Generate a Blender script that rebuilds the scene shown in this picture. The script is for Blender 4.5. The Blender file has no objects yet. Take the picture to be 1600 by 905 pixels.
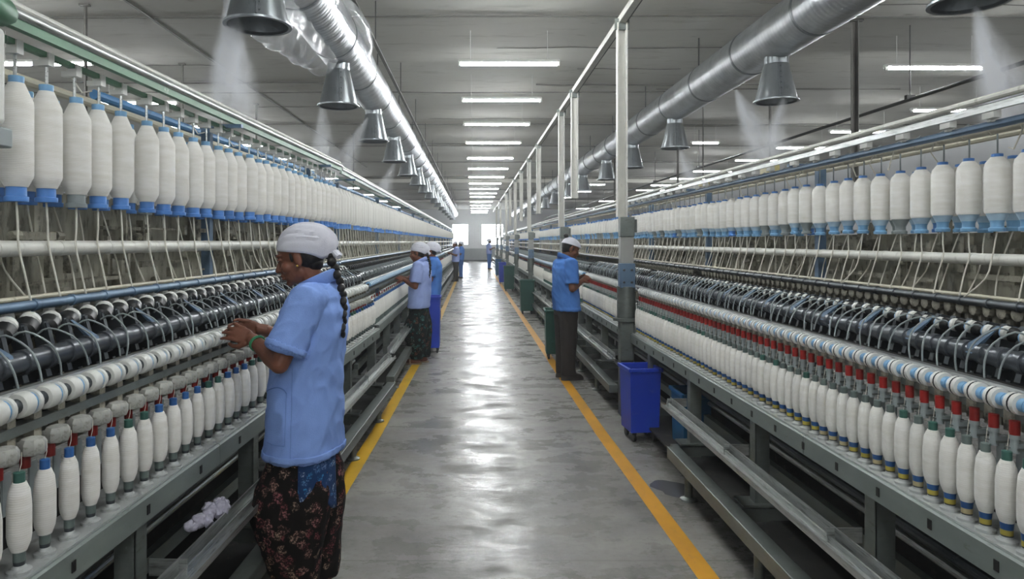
import bpy, bmesh, math, random
import numpy as np
from math import sin, cos, pi, sqrt, radians
from mathutils import Vector, Matrix, Euler, noise

SC = bpy.context.scene
COL = SC.collection
R = random.Random(7)

# ------------------------------------------------------------------ camera, world, exposure
cam_data = bpy.data.cameras.new('camera')
cam = bpy.data.objects.new('camera', cam_data)
COL.objects.link(cam)
cam.location = (0, 0, 1.58)
cam.rotation_euler = (pi / 2, 0, 0)
cam_data.lens = 24
cam_data.sensor_width = 36
cam_data.shift_x = 60 / 1600
cam_data.shift_y = -75.5 / 1600
cam_data.clip_start = 0.05
cam_data.clip_end = 200
SC.camera = cam

world = bpy.data.worlds.new('world')
SC.world = world
world.use_nodes = True
world.node_tree.nodes['Background'].inputs['Color'].default_value = (0.86, 0.93, 1.0, 1)
world.node_tree.nodes['Background'].inputs['Strength'].default_value = 7.0

SC.view_settings.view_transform = 'Standard'
SC.view_settings.look = 'None'
SC.view_settings.gamma = 1
SC.view_settings.exposure = 2.12
TUBE_STRENGTH = 46.0
SC.cycles.volume_bounces = 4

# ------------------------------------------------------------------ materials
def lin(c):
    return tuple(((x / 12.92) if x <= .04045 else ((x + .055) / 1.055) ** 2.4) for x in c)

def hexc(h):
    return lin(tuple(int(h[i:i + 2], 16) / 255 for i in (0, 2, 4)))

class N:
    """small node-tree helper"""
    def __init__(s, m):
        m.use_nodes = True
        s.t = m.node_tree
        s.n = s.t.nodes
        s.p = s.n.get('Principled BSDF')
    def add(s, k, **kw):
        x = s.n.new(k)
        for a, b in kw.items():
            setattr(x, a, b)
        return x
    def link(s, a, b):
        s.t.links.new(a, b)
    def coords(s, scale=(1, 1, 1), kind='Object'):
        tc = s.add('ShaderNodeTexCoord')
        mp = s.add('ShaderNodeMapping')
        mp.inputs['Scale'].default_value = scale
        s.link(tc.outputs[kind], mp.inputs[0])
        return mp.outputs[0]
    def noise(s, co, scale, detail=4, rough=.55):
        x = s.add('ShaderNodeTexNoise')
        x.inputs['Scale'].default_value = scale
        x.inputs['Detail'].default_value = detail
        x.inputs['Roughness'].default_value = rough
        s.link(co, x.inputs['Vector'])
        return x.outputs['Fac']
    def ramp(s, fac, stops):
        x = s.add('ShaderNodeValToRGB')
        e = x.color_ramp.elements
        while len(e) < len(stops):
            e.new(.5)
        for i, (p, c) in enumerate(stops):
            e[i].position = p
            e[i].color = (c[0], c[1], c[2], 1) if not isinstance(c, (int, float)) else (c, c, c, 1)
        s.link(fac, x.inputs[0])
        return x.outputs[0]
    def mix(s, fac, a, b, mode='MIX'):
        x = s.add('ShaderNodeMix', data_type='RGBA', blend_type=mode)
        for sock, v in ((x.inputs[0], fac), (x.inputs[6], a), (x.inputs[7], b)):
            if hasattr(v, 'links'):
                s.link(v, sock)
            elif isinstance(v, (int, float)):
                sock.default_value = v if sock == x.inputs[0] else (v, v, v, 1)
            else:
                sock.default_value = (v[0], v[1], v[2], 1)
        return x.outputs[2]
    def math(s, op, a, b=None, clamp=False):
        x = s.add('ShaderNodeMath', operation=op, use_clamp=clamp)
        for i, v in enumerate((a, b)):
            if v is None:
                continue
            if hasattr(v, 'links'):
                s.link(v, x.inputs[i])
            else:
                x.inputs[i].default_value = v
        return x.outputs[0]
    def bump(s, h, strength=.2, dist=.01):
        x = s.add('ShaderNodeBump')
        x.inputs['Strength'].default_value = strength
        x.inputs['Distance'].default_value = dist
        s.link(h, x.inputs['Height'])
        s.link(x.outputs[0], s.p.inputs['Normal'])

def mat(name, col, rough=.5, metal=0.0, var=.25, scale=8.0, stretch=(1, 1, 1), bump=0.0, bscale=None, dirt=None, dirt_at=(.5, .7), spec=.5, rnd=0.0):
    m = bpy.data.materials.new(name)
    k = N(m)
    c = hexc(col) if isinstance(col, str) else col
    co = k.coords(stretch)
    f = k.noise(co, scale)
    base = k.ramp(f, [(.3, tuple(x * (1 - var) for x in c)), (.7, tuple(min(1, x * (1 + var * .4)) for x in c))])
    if dirt:
        f2 = k.noise(co, scale * 2.7, 6, .65)
        mask = k.ramp(f2, [(dirt_at[0], 0.0), (dirt_at[1], 1.0)])
        base = k.mix(mask, base, hexc(dirt))
    if rnd:
        oi = k.add('ShaderNodeObjectInfo')
        v = k.math('ADD', k.math('MULTIPLY', oi.outputs['Random'], rnd), 1 - rnd)
        cmb = k.add('ShaderNodeCombineColor')
        for i in range(3):
            k.link(v, cmb.inputs[i])
        base = k.mix(1.0, base, cmb.outputs[0], 'MULTIPLY')
    k.link(base, k.p.inputs['Base Color'])
    k.p.inputs['Roughness'].default_value = rough
    k.p.inputs['Metallic'].default_value = metal
    k.p.inputs['Specular IOR Level'].default_value = spec
    if bump:
        k.bump(k.noise(co, bscale or scale * 3, 5), bump)
    return m

M = {}
M['yarn'] = mat('white_yarn', 'f0eee7', .85, var=.05, scale=14, bump=.12, bscale=60, rnd=.06)
def yarn_mat():
    m = bpy.data.materials.new('wound_yarn')
    k = N(m)
    co = k.coords((1, 1, 1))
    w = k.add('ShaderNodeTexWave', wave_type='BANDS', bands_direction='Z')
    w.inputs['Scale'].default_value = 55
    w.inputs['Distortion'].default_value = 1.5
    w.inputs['Detail'].default_value = 2
    k.link(co, w.inputs[0])
    f = k.noise(k.coords((3, 3, 14)), 3, 5)
    b = k.ramp(f, [(.3, hexc('e9e6dd')), (.65, hexc('f7f5f0'))])
    b2 = k.mix(k.ramp(w.outputs[1], [(.0, .22), (.35, 0.0)]), b, hexc('d9d4c8'))
    oi = k.add('ShaderNodeObjectInfo')
    v = k.math('ADD', k.math('MULTIPLY', oi.outputs['Random'], .1), .9)
    cmb = k.add('ShaderNodeCombineColor')
    for i in range(3):
        k.link(v, cmb.inputs[i])
    k.link(k.mix(1.0, b2, cmb.outputs[0], 'MULTIPLY'), k.p.inputs['Base Color'])
    k.p.inputs['Roughness'].default_value = .85
    k.p.inputs['Specular IOR Level'].default_value = .25
    k.bump(w.outputs[1], .12, .004)
    return m
M['wound'] = yarn_mat()
M['strand'] = mat('roving_strand_fibre', 'd9d5c8', .9, var=.08)
M['blue'] = mat('blue_plastic', '5a8fd6', .4, var=.12, scale=20, rnd=.15)
M['blue_light'] = mat('light_blue_plastic', '86b9e2', .4, var=.12, scale=20, rnd=.2)
M['cone_pale'] = mat('pale_blue_cone_plastic', 'bcd8ec', .45, var=.15, scale=16, rnd=.1)
M['grey_plastic'] = mat('grey_plastic', '9aa3a3', .5, var=.15, rnd=.25)
M['green_tube'] = mat('green_plastic_tube', '3f6b60', .45, var=.15, rnd=.3)
M['blue_tube'] = mat('dark_blue_plastic_tube', '2f62a0', .4, var=.15, rnd=.3)
M['grey_tube'] = mat('grey_plastic_tube', '6d7a76', .5, var=.2, rnd=.3)
M['yellow_band'] = mat('yellow_band', 'c9b64d', .6, var=.2, scale=30, rnd=.3)
M['cream_band'] = mat('cream_band', 'c8b98e', .6, var=.2, scale=30, rnd=.2)
M['red'] = mat('red_plastic', 'a3221c', .45, var=.25, scale=30, rnd=.4)
M['white_plastic'] = mat('white_plastic', 'e2e2dc', .45, var=.08, scale=12, dirt='9a978c', dirt_at=(.62, .85), rnd=.1)
M['head_grey'] = mat('worn_grey_cap_metal', 'b9b9b2', .45, .2, var=.2, scale=25, dirt='6d6a58', dirt_at=(.52, .75), rnd=.25)
M['frame_paint'] = mat('grey_green_machine_paint', '7f8783', .5, .25, var=.14, scale=5, stretch=(3, 1, 3), dirt='5a5a50', dirt_at=(.62, .8))
M['rail_top'] = mat('worn_light_rail_metal', 'b5b8b6', .45, .35, var=.15, scale=9, dirt='77756c', dirt_at=(.58, .78))
M['post'] = mat('worn_post_steel', '747a76', .42, .5, var=.2, scale=5, stretch=(1, 1, 3), dirt='59584f', dirt_at=(.55, .8))
M['alu'] = mat('scuffed_aluminium', 'c2c5c3', .30, .8, var=.3, scale=6, stretch=(8, .6, 8), dirt='5f5d57', dirt_at=(.52, .75))
M['dark_steel'] = mat('dark_oiled_steel', '4b5054', .34, .55, var=.25, scale=8, dirt='7c7d7a', dirt_at=(.62, .8))
M['pipe_dark'] = mat('dark_grey_pipe_enamel', '4a4f55', .28, .35, var=.2, scale=7, dirt='8f9190', dirt_at=(.62, .85))
M['black'] = mat('black_rubber', '191a1a', .38, 0, var=.3, scale=20)
M['bluegrey'] = mat('blue_grey_enamel', '627a92', .38, .3, var=.2, scale=6, dirt='39424a', dirt_at=(.6, .8))
M['blue_pipe'] = mat('blue_painted_pipe', '3f7fb4', .4, .1, var=.2, scale=6, dirt='35505f', dirt_at=(.6, .8))
M['cream_pipe'] = mat('cream_painted_pipe', 'cfc9b4', .45, 0, var=.12, scale=6, stretch=(1, 2, 1), dirt='8f866c', dirt_at=(.6, .8))
M['white_pipe'] = mat('off_white_pipe', 'd2d1c8', .4, 0, var=.1, scale=5, stretch=(1, 3, 1), dirt='97948a', dirt_at=(.58, .78))
M['green_paint'] = mat('green_enamel', '4d7a5c', .4, .1, var=.2, scale=5, dirt='c4c6bd', dirt_at=(.66, .8))
M['clutter'] = mat('dusty_beige_machinery', 'a09c8d', .7, .1, var=.35, scale=9, dirt='46443d', dirt_at=(.5, .7))
M['spine'] = mat('dusty_spine_sheet', 'a3a091', .75, 0, var=.4, scale=4, stretch=(1, 3, 1), dirt='4a473f', dirt_at=(.54, .72))
M['under'] = mat('dark_inner_sheet', '2b2b29', .6, .2, var=.4, scale=5, dirt='504c43', dirt_at=(.58, .75))
M['white_post'] = mat('white_painted_post', 'cfcec6', .5, 0, var=.12, scale=4, stretch=(2, 2, 1), dirt='8f8c80', dirt_at=(.6, .78))
M['column_mid'] = mat('rust_flecked_grey_paint', '9d9d98', .5, .1, var=.12, scale=5, dirt='9c5a50', dirt_at=(.63, .72))
M['galv'] = None
def galv():
    m = bpy.data.materials.new('galvanised_duct_metal')
    k = N(m)
    co = k.coords((1, 1, 1))
    f = k.noise(k.coords((2, 1.2, 2)), 4, 5)
    k.link(k.ramp(f, [(.3, hexc('b4b8bb')), (.7, hexc('d6d9db'))]), k.p.inputs['Base Color'])
    k.p.inputs['Metallic'].default_value = .85
    k.link(k.ramp(f, [(.3, .30), (.7, .42)]), k.p.inputs['Roughness'])
    w = k.add('ShaderNodeTexWave', wave_type='BANDS', bands_direction='Y')
    w.inputs['Scale'].default_value = 5.5
    w.inputs['Distortion'].default_value = .6
    w.inputs['Detail'].default_value = 1
    k.link(co, w.inputs[0])
    h = k.math('ADD', k.math('MULTIPLY', w.outputs[1], .8), k.math('MULTIPLY', k.noise(k.coords((1, 2.5, 1)), 3, 2), .6))
    k.bump(h, .16, .012)
    return m
M['galv'] = galv()
M['galv_dark'] = mat('dull_galvanised_cone', '8d9295', .32, .8, var=.2, scale=5, stretch=(1, 1, .4), dirt='66696b', dirt_at=(.6, .8))
M['rod'] = mat('dark_hanger_steel', '4a4a48', .5, .5, var=.2)
M['conduit'] = mat('dirty_conduit', '6f6d67', .6, .2, var=.3, scale=3)
M['blue_bin'] = mat('blue_bin_plastic', '1f3fb4', .42, 0, var=.15, scale=3, dirt='4a55a0', dirt_at=(.6, .8))
M['teal_bin'] = mat('teal_blue_bin_plastic', '0f5a86', .45, 0, var=.2, scale=3)
M['green_bin'] = mat('dark_green_bin_plastic', '14493f', .45, 0, var=.2, scale=3, dirt='2f6358', dirt_at=(.6, .8))
M['skin_f'] = mat('brown_skin', '7a4a36', .5, 0, var=.1, scale=12, bump=.06, bscale=160)
M['skin_m'] = mat('brown_skin_man', '70452f', .5, 0, var=.1, scale=12, bump=.06, bscale=160)
M['hair'] = mat('black_hair', '14110f', .4, 0, var=.3, scale=40, stretch=(6, 6, 1), bump=.4, bscale=120)
M['scarf'] = mat('white_cotton_scarf', 'd3d3dc', .85, 0, var=.05, scale=8, bump=.15, bscale=260)
M['shirt'] = mat('periwinkle_cotton', '86a5e4', .85, 0, var=.06, scale=4, bump=.18, bscale=220, spec=.2)
M['shirt_pale'] = mat('pale_blue_cotton', 'a0b2e6', .85, 0, var=.06, scale=4, bump=.18, bscale=220, spec=.2)
M['shirt_man'] = mat('medium_blue_cotton', '4f7fc8', .85, 0, var=.06, scale=4, bump=.18, bscale=220, spec=.2)
M['seam'] = mat('darker_blue_seam', '6283c6', .85, var=.05)
M['trouser'] = mat('dark_brown_trouser', '2b2522', .85, 0, var=.15, scale=5)
M['trouser_blue'] = mat('blue_trouser', '3a67a8', .85, 0, var=.15, scale=5)
M['shoe'] = mat('dark_shoe_leather', '231d1a', .45, 0, var=.2)
M['sandal'] = mat('tan_sandal', 'a08a70', .6, 0, var=.2)
M['bangle'] = mat('green_bangle_glass', '3f9a6a', .25, 0, var=.1)
M['gold'] = mat('gold_stud', 'd8b45a', .3, .9, var=.05)
M['eye'] = mat('eye_white', 'd8d0c8', .3, 0, var=.03)
M['dark'] = mat('near_black', '0e0d0d', .6, 0, var=.2)
M['lips'] = mat('brown_lip', '6b3a31', .5, 0, var=.05)
M['lint'] = mat('loose_lilac_waste', 'b9b6c6', .95, 0, var=.2, scale=20, bump=.5, bscale=60)
M['yellow_box'] = mat('yellow_enamel', 'c9b52e', .5, 0, var=.15)

def flower_mat(name, base, cols, scale):
    m = bpy.data.materials.new(name)
    k = N(m)
    co = k.coords((1, 1, 1))
    nv = k.add('ShaderNodeTexNoise'); nv.inputs['Scale'].default_value = 60; nv.inputs['Detail'].default_value = 2
    k.link(co, nv.inputs['Vector'])
    ad = k.add('ShaderNodeVectorMath', operation='MULTIPLY_ADD')
    k.link(nv.outputs['Color'], ad.inputs[0]); ad.inputs[1].default_value = (.035, .035, .035); k.link(co, ad.inputs[2])
    v = k.add('ShaderNodeTexVoronoi'); v.inputs['Scale'].default_value = scale
    k.link(ad.outputs[0], v.inputs['Vector'])
    v2 = k.add('ShaderNodeTexVoronoi'); v2.inputs['Scale'].default_value = scale * 4.5
    k.link(ad.outputs[0], v2.inputs['Vector'])
    sep = k.add('ShaderNodeSeparateColor'); k.link(v.outputs['Color'], sep.inputs[0])
    mask = k.ramp(v.outputs['Distance'], [(.40, 1.0), (.54, 0.0)])
    sel = k.ramp(sep.outputs[0], [(.16, 0.0), (.24, 1.0)])
    pet = k.ramp(v2.outputs['Distance'], [(.22, 1.0), (.55, .05)])
    a = k.math('MULTIPLY', k.math('MULTIPLY', mask, sel), pet)
    c = k.ramp(sep.outputs[1], [(.0, hexc(cols[0])), (.4, hexc(cols[1])), (.75, hexc(cols[2]))])
    bs = k.ramp(k.noise(co, 5), [(.35, tuple(x * .6 for x in hexc(base))), (.7, hexc(base))])
    k.link(k.mix(a, bs, c), k.p.inputs['Base Color'])
    k.p.inputs['Roughness'].default_value = .85
    k.p.inputs['Specular IOR Level'].default_value = .2
    return m
M['floral'] = flower_mat('black_floral_cotton', '15100f', ('9a5a60', 'a8907c', '7e4448'), 22)
M['floral_teal'] = flower_mat('dark_teal_floral_cotton', '14201f', ('2f6f72', '5b8a86', '7a4a40'), 19)
M['dupatta'] = flower_mat('blue_speckled_cotton', '22406e', ('2f8ac0', '6b86b0', '9db0c8'), 30)

def concrete():
    m = bpy.data.materials.new('polished_wet_concrete')
    k = N(m)
    f = k.noise(k.coords((.8, 1.2, 1)), 1.3, 8, .6)
    base = k.ramp(f, [(.3, hexc('706d67')), (.5, hexc('878580')), (.7, hexc('999791'))])
    blot = k.ramp(k.noise(k.coords((1.1, 1.1, 1)), 3.2, 10, .72), [(.38, .72), (.54, 1.0)])
    base = k.mix(1.0, base, blot, 'MULTIPLY')
    speck = k.ramp(k.noise(k.coords((1, 1.3, 1)), 26, 6, .7), [(.34, .78), (.48, 1.0)])
    base = k.mix(1.0, base, speck, 'MULTIPLY')
    # worn dark strips of grease along the machine feet
    tc = k.add('ShaderNodeTexCoord')
    sep = k.add('ShaderNodeSeparateXYZ'); k.link(tc.outputs['Object'], sep.inputs[0])
    ax = k.math('ABSOLUTE', k.math('SUBTRACT', sep.outputs[0], .2))
    edge = k.math('ADD', ax, k.math('MULTIPLY', k.math('SUBTRACT', k.noise(k.coords((1.2, 1.0, 1)), 2.6, 9, .75), .5), 1.5))
    grease = k.ramp(k.math('DIVIDE', edge, 3.0), [(.36, 0.0), (.47, 1.0)])
    base = k.mix(k.math('MULTIPLY', grease, .8), base, hexc('3b3832'))
    # cross joints of the slab
    wv = k.math('ABSOLUTE', k.math('SUBTRACT', k.math('FRACT', k.math('DIVIDE', sep.outputs[1], 2.25)), .5))
    joint = k.ramp(wv, [(.0, .6), (.003, 1.0)])
    base = k.mix(1.0, base, joint, 'MULTIPLY')
    k.link(base, k.p.inputs['Base Color'])
    wet = k.noise(k.coords((.9, 1.5, 1)), 2.2, 9, .7)
    k.link(k.ramp(wet, [(.36, .14), (.5, .32), (.62, .58)]), k.p.inputs['Roughness'])
    k.p.inputs['Specular IOR Level'].default_value = .22
    k.bump(k.noise(k.coords((.7, 1.8, 1)), 2.6, 6, .65), .2, .03)
    return m
M['floor'] = concrete()
M['line'] = mat('worn_yellow_paint', 'd2a51c', .4, 0, var=.18, scale=3, stretch=(2, 1, 1), dirt='8a7a3a', dirt_at=(.62, .85))
M['line_orange'] = mat('worn_orange_yellow_paint', 'd3971f', .4, 0, var=.18, scale=3, stretch=(2, 1, 1), dirt='a37f5a', dirt_at=(.58, .8))

def plaster(name, a, b, dark, stretch, thr):
    m = bpy.data.materials.new(name)
    k = N(m)
    f = k.noise(k.coords((.3, .5, .5)), 1.3, 5)
    base = k.ramp(f, [(.3, hexc(a)), (.7, hexc(b))])
    s = k.noise(k.coords(stretch), 3.2, 8, .68)
    base = k.mix(k.ramp(s, [(thr, 0.0), (thr + .2, .55)]), base, hexc(dark))
    s2 = k.noise(k.coords((.35, 1.3, 1)), 7, 9, .78)
    base = k.mix(k.ramp(s2, [(.60, 0.0), (.70, .7)]), base, hexc(dark))
    k.link(base, k.p.inputs['Base Color'])
    k.p.inputs['Roughness'].default_value = .8
    k.bump(k.noise(k.coords((1, 1, 1)), 14, 5), .12, .01)
    return m
M['ceiling'] = plaster('stained_whitewash_ceiling', 'b5b3aa', 'c8c7bf', '6f6a58', (.3, 1.6, 1), .55)
M['wall'] = plaster('whitewashed_wall', 'd6d8da', 'e4e6e8', '8f9090', (.6, .6, .6), .62)
M['dado'] = mat('grey_dado_paint', '9aa0a2', .5, 0, var=.1, scale=2)

def emit(name, col, s):
    m = bpy.data.materials.new(name)
    k = N(m)
    k.p.inputs['Base Color'].default_value = (.9, .9, .9, 1)
    k.p.inputs['Emission Color'].default_value = (*col, 1)
    k.p.inputs['Emission Strength'].default_value = s
    return m
M['tube_light'] = emit('lit_fluorescent_tube', (.94, .975, 1.0), TUBE_STRENGTH)

def glass():
    m = bpy.data.materials.new('window_glass')
    k = N(m)
    k.p.inputs['Transmission Weight'].default_value = 1
    k.p.inputs['Roughness'].default_value = .3
    k.p.inputs['IOR'].default_value = 1.05
    return m
M['glass'] = glass()

def film():
    m = bpy.data.materials.new('clear_plastic_film')
    k = N(m)
    tr = k.add('ShaderNodeBsdfTransparent')
    mx = k.add('ShaderNodeMixShader')
    lw = k.add('ShaderNodeLayerWeight'); lw.inputs[0].default_value = .35
    k.p.inputs['Base Color'].default_value = (.8, .82, .84, 1)
    k.p.inputs['Roughness'].default_value = .08
    k.p.inputs['Specular IOR Level'].default_value = 1
    co = k.coords((1, 1, 1))
    k.bump(k.noise(co, 16, 2), .35, .02)
    f = k.math('ADD', k.math('MULTIPLY', k.math('POWER', lw.outputs['Facing'], 2.0), .5), .06, True)
    k.link(f, mx.inputs[0]); k.link(tr.outputs[0], mx.inputs[1]); k.link(k.p.outputs[0], mx.inputs[2])
    k.link(mx.outputs[0], k.n['Material Output'].inputs['Surface'])
    return m
M['film'] = film()

def mist(name, dens, length, spread):
    """water mist: object space, source at the origin, falls along -Z"""
    m = bpy.data.materials.new(name)
    m.use_nodes = True
    k = N(m)
    k.n.remove(k.p)
    tc = k.add('ShaderNodeTexCoord')
    sep = k.add('ShaderNodeSeparateXYZ'); k.link(tc.outputs['Object'], sep.inputs[0])
    t = k.math('DIVIDE', k.math('MULTIPLY', sep.outputs[2], -1), length)
    r = k.math('SQRT', k.math('ADD', k.math('MULTIPLY', sep.outputs[0], sep.outputs[0]), k.math('MULTIPLY', sep.outputs[1], sep.outputs[1])))
    rr = k.math('DIVIDE', r, k.math('ADD', k.math('MULTIPLY', t, spread), .025))
    fall = k.ramp(rr, [(0.0, 1.0), (1.0, 0.0)])
    fall.node.color_ramp.interpolation = 'EASE'
    fall = k.math('POWER', fall, 1.7)
    along = k.ramp(t, [(0.0, .9), (.25, .5), (.6, .25), (1.0, 0.0)])
    ns = k.ramp(k.noise(k.coords((1, 1, .45)), 9, 5, .6), [(.42, .05), (.62, 1.0)])
    d = k.math('MULTIPLY', k.math('MULTIPLY', fall, along), k.math('MULTIPLY', ns, dens))
    v = k.add('ShaderNodeVolumePrincipled')
    v.inputs['Color'].default_value = (.97, .98, 1, 1)
    v.inputs['Anisotropy'].default_value = .2
    k.link(d, v.inputs['Density'])
    k.link(v.outputs[0], k.n['Material Output'].inputs['Volume'])
    return m

# ------------------------------------------------------------------ mesh building
class MB:
    def __init__(s):
        s.v = []; s.f = []; s.mi = []
    def add(s, vs, fs, mi=0):
        o = len(s.v)
        s.v.extend(tuple(p) for p in vs)
        s.f.extend(tuple(i + o for i in f) for f in fs)
        s.mi.extend([mi] * len(fs))
    def box(s, c, size, mi=0, rot=None, taper=1.0):
        hx, hy, hz = size[0] / 2, size[1] / 2, size[2] / 2
        vs = [Vector((x * hx * (taper if z < 0 else 1), y * hy * (taper if z < 0 else 1), z * hz)) for x in (-1, 1) for y in (-1, 1) for z in (-1, 1)]
        if rot:
            e = Euler(rot).to_matrix()
            vs = [e @ p for p in vs]
        c = Vector(c)
        s.add([p + c for p in vs], [(0, 1, 3, 2), (4, 6, 7, 5), (0, 4, 5, 1), (2, 3, 7, 6), (0, 2, 6, 4), (1, 5, 7, 3)], mi)
    def tube(s, pts, rad, n=8, mi=0, caps=True):
        pts = [Vector(p) for p in pts]
        if not hasattr(rad, '__len__'):
            rad = [rad] * len(pts)
        rings = []
        ref = None
        for i, p in enumerate(pts):
            t = (pts[min(i + 1, len(pts) - 1)] - pts[max(i - 1, 0)])
            if t.length < 1e-9:
                t = Vector((0, 0, 1))
            t.normalize()
            if ref is None:
                ref = t.orthogonal().normalized()
            u = (ref - t * ref.dot(t))
            u = t.orthogonal().normalized() if u.length < 1e-6 else u.normalized()
            ref = u
            w = t.cross(u)
            rings.append([p + (u * cos(2 * pi * k / n) + w * sin(2 * pi * k / n)) * rad[i] for k in range(n)])
        vs = [q for r in rings for q in r]
        fs = []
        for i in range(len(pts) - 1):
            for k in range(n):
                a, b = i * n + k, i * n + (k + 1) % n
                fs.append((a, b, b + n, a + n))
        if caps:
            fs.append(tuple(range(n))[::-1])
            fs.append(tuple((len(pts) - 1) * n + k for k in range(n)))
        s.add(vs, fs, mi)
    def lathe(s, prof, n=16, c=(0, 0, 0), axis='z', mis=None, caps=True):
        """prof: list of (radius, height); mis: material index of each band"""
        vs = []
        for r, h in prof:
            for k in range(n):
                a = 2 * pi * k / n
                x, y = r * cos(a), r * sin(a)
                p = (x, y, h) if axis == 'z' else ((y, h, x) if axis == 'y' else (h, x, y))
                vs.append((p[0] + c[0], p[1] + c[1], p[2] + c[2]))
        o = len(s.v)
        s.v.extend(vs)
        for i in range(len(prof) - 1):
            for k in range(n):
                a, b = i * n + k, i * n + (k + 1) % n
                s.f.append((o + a, o + b, o + b + n, o + a + n))
                s.mi.append(mis[i] if mis else 0)
        if caps:
            s.f.append(tuple(o + k for k in range(n))[::-1]); s.mi.append(mis[0] if mis else 0)
            m = len(prof) - 1
            s.f.append(tuple(o + m * n + k for k in range(n))); s.mi.append(mis[-1] if mis else 0)
    def ell(s, c, r, mat3=None, nu=16, nv=10, mi=0):
        c = Vector(c)
        vs = [Vector((0, 0, -r[2]))]
        for j in range(1, nv):
            ph = -pi / 2 + pi * j / nv
            for i in range(nu):
                th = 2 * pi * i / nu
                vs.append(Vector((r[0] * cos(ph) * cos(th), r[1] * cos(ph) * sin(th), r[2] * sin(ph))))
        vs.append(Vector((0, 0, r[2])))
        if mat3:
            vs = [mat3 @ p for p in vs]
        fs = []
        for i in range(nu):
            fs.append((0, 1 + (i + 1) % nu, 1 + i))
        for j in range(nv - 2):
            for i in range(nu):
                a, b = 1 + j * nu + i, 1 + j * nu + (i + 1) % nu
                fs.append((a, b, b + nu, a + nu))
        l = len(vs) - 1
        for i in range(nu):
            fs.append((l, 1 + (nv - 2) * nu + i, 1 + (nv - 2) * nu + (i + 1) % nu))
        s.add([p + c for p in vs], fs, mi)
    def caps(s, pts, rads, n=14, mi=0):
        """rounded chain of tapered capsules"""
        for i in range(len(pts) - 1):
            p, q = Vector(pts[i]), Vector(pts[i + 1])
            s.tube([p.lerp(q, t) for t in (0, .5, 1)], [rads[i], (rads[i] + rads[i + 1]) / 2, rads[i + 1]], n, mi)
        for p, r in zip(pts, rads):
            s.ell(p, (r, r, r), None, n, 8, mi)
    def loft(s, secs, n=28, mi=0, e=2.2):
        """secs: (x, y, z, rx, ry) horizontal super-ellipses"""
        vs = []
        for (x, y, z, rx, ry) in secs:
            for k in range(n):
                a = 2 * pi * k / n
                ca, sa = cos(a), sin(a)
                vs.append((x + rx * abs(ca) ** (2 / e) * (1 if ca >= 0 else -1), y + ry * abs(sa) ** (2 / e) * (1 if sa >= 0 else -1), z))
        fs = []
        for i in range(len(secs) - 1):
            for k in range(n):
                a, b = i * n + k, i * n + (k + 1) % n
                fs.append((a, b, b + n, a + n))
        fs.append(tuple(range(n))[::-1]); fs.append(tuple((len(secs) - 1) * n + k for k in range(n)))
        s.add(vs, fs, mi)
    def prism(s, prof, y0, y1, mi=0):
        """closed profile of (x, z) pulled along y"""
        n = len(prof)
        vs = [(x, y0, z) for x, z in prof] + [(x, y1, z) for x, z in prof]
        fs = [(k, (k + 1) % n, (k + 1) % n + n, k + n) for k in range(n)]
        fs += [tuple(range(n))[::-1], tuple(range(n, 2 * n))]
        s.add(vs, fs, mi)
    def mesh(s, name, mats, smooth=True, angle=35):
        me = bpy.data.meshes.new(name)
        me.from_pydata(s.v, [], s.f)
        for m in (mats if isinstance(mats, (list, tuple)) else [mats]):
            me.materials.append(m)
        me.polygons.foreach_set('material_index', s.mi)
        bm = bmesh.new(); bm.from_mesh(me)
        bmesh.ops.recalc_face_normals(bm, faces=bm.faces)
        bm.to_mesh(me); bm.free()
        if smooth:
            me.polygons.foreach_set('use_smooth', [True] * len(me.polygons))
            me.set_sharp_from_angle(angle=radians(angle))
        me.update()
        return me
    def build(s, name, mats, parent=None, loc=(0, 0, 0), rot=(0, 0, 0), smooth=True, bevel=0):
        return link(name, s.mesh(name, mats, smooth), parent, loc, rot, bevel)

def link(name, me, parent=None, loc=(0, 0, 0), rot=(0, 0, 0), bevel=0):
    o = bpy.data.objects.new(name, me)
    COL.objects.link(o)
    o.location = loc
    o.rotation_euler = rot
    o.parent = parent
    if bevel:
        b = o.modifiers.new('bevel', 'BEVEL'); b.width = bevel; b.segments = 2; b.limit_method = 'ANGLE'
    return o

def tag(o, label=None, cat=None, group=None, kind=None):
    if label: o['label'] = label
    if cat: o['category'] = cat
    if group: o['group'] = group
    if kind: o['kind'] = kind
    return o

def thing(name, label, cat, loc=(0, 0, 0), rz=0, group=None):
    o = bpy.data.objects.new(name, None)
    COL.objects.link(o)
    o.empty_display_size = .1
    o.location = loc
    o.rotation_euler = (0, 0, rz)
    return tag(o, label, cat, group)

ONES = 'first second third fourth fifth sixth seventh eighth ninth tenth eleventh twelfth thirteenth fourteenth fifteenth sixteenth seventeenth eighteenth nineteenth'.split()
TENS = {2: ('twenty', 'twentieth'), 3: ('thirty', 'thirtieth'), 4: ('forty', 'fortieth'), 5: ('fifty', 'fiftieth'), 6: ('sixty', 'sixtieth'), 7: ('seventy', 'seventieth'), 8: ('eighty', 'eightieth'), 9: ('ninety', 'ninetieth')}
def ordinal(n):
    if n < 20: return ONES[n - 1]
    if n >= 100: return 'hundredth' if n == 100 else 'hundred-and-' + ordinal(n - 100)
    t, u = divmod(n, 10)
    return TENS[t][1] if u == 0 else TENS[t][0] + '-' + ONES[u - 1]

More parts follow.
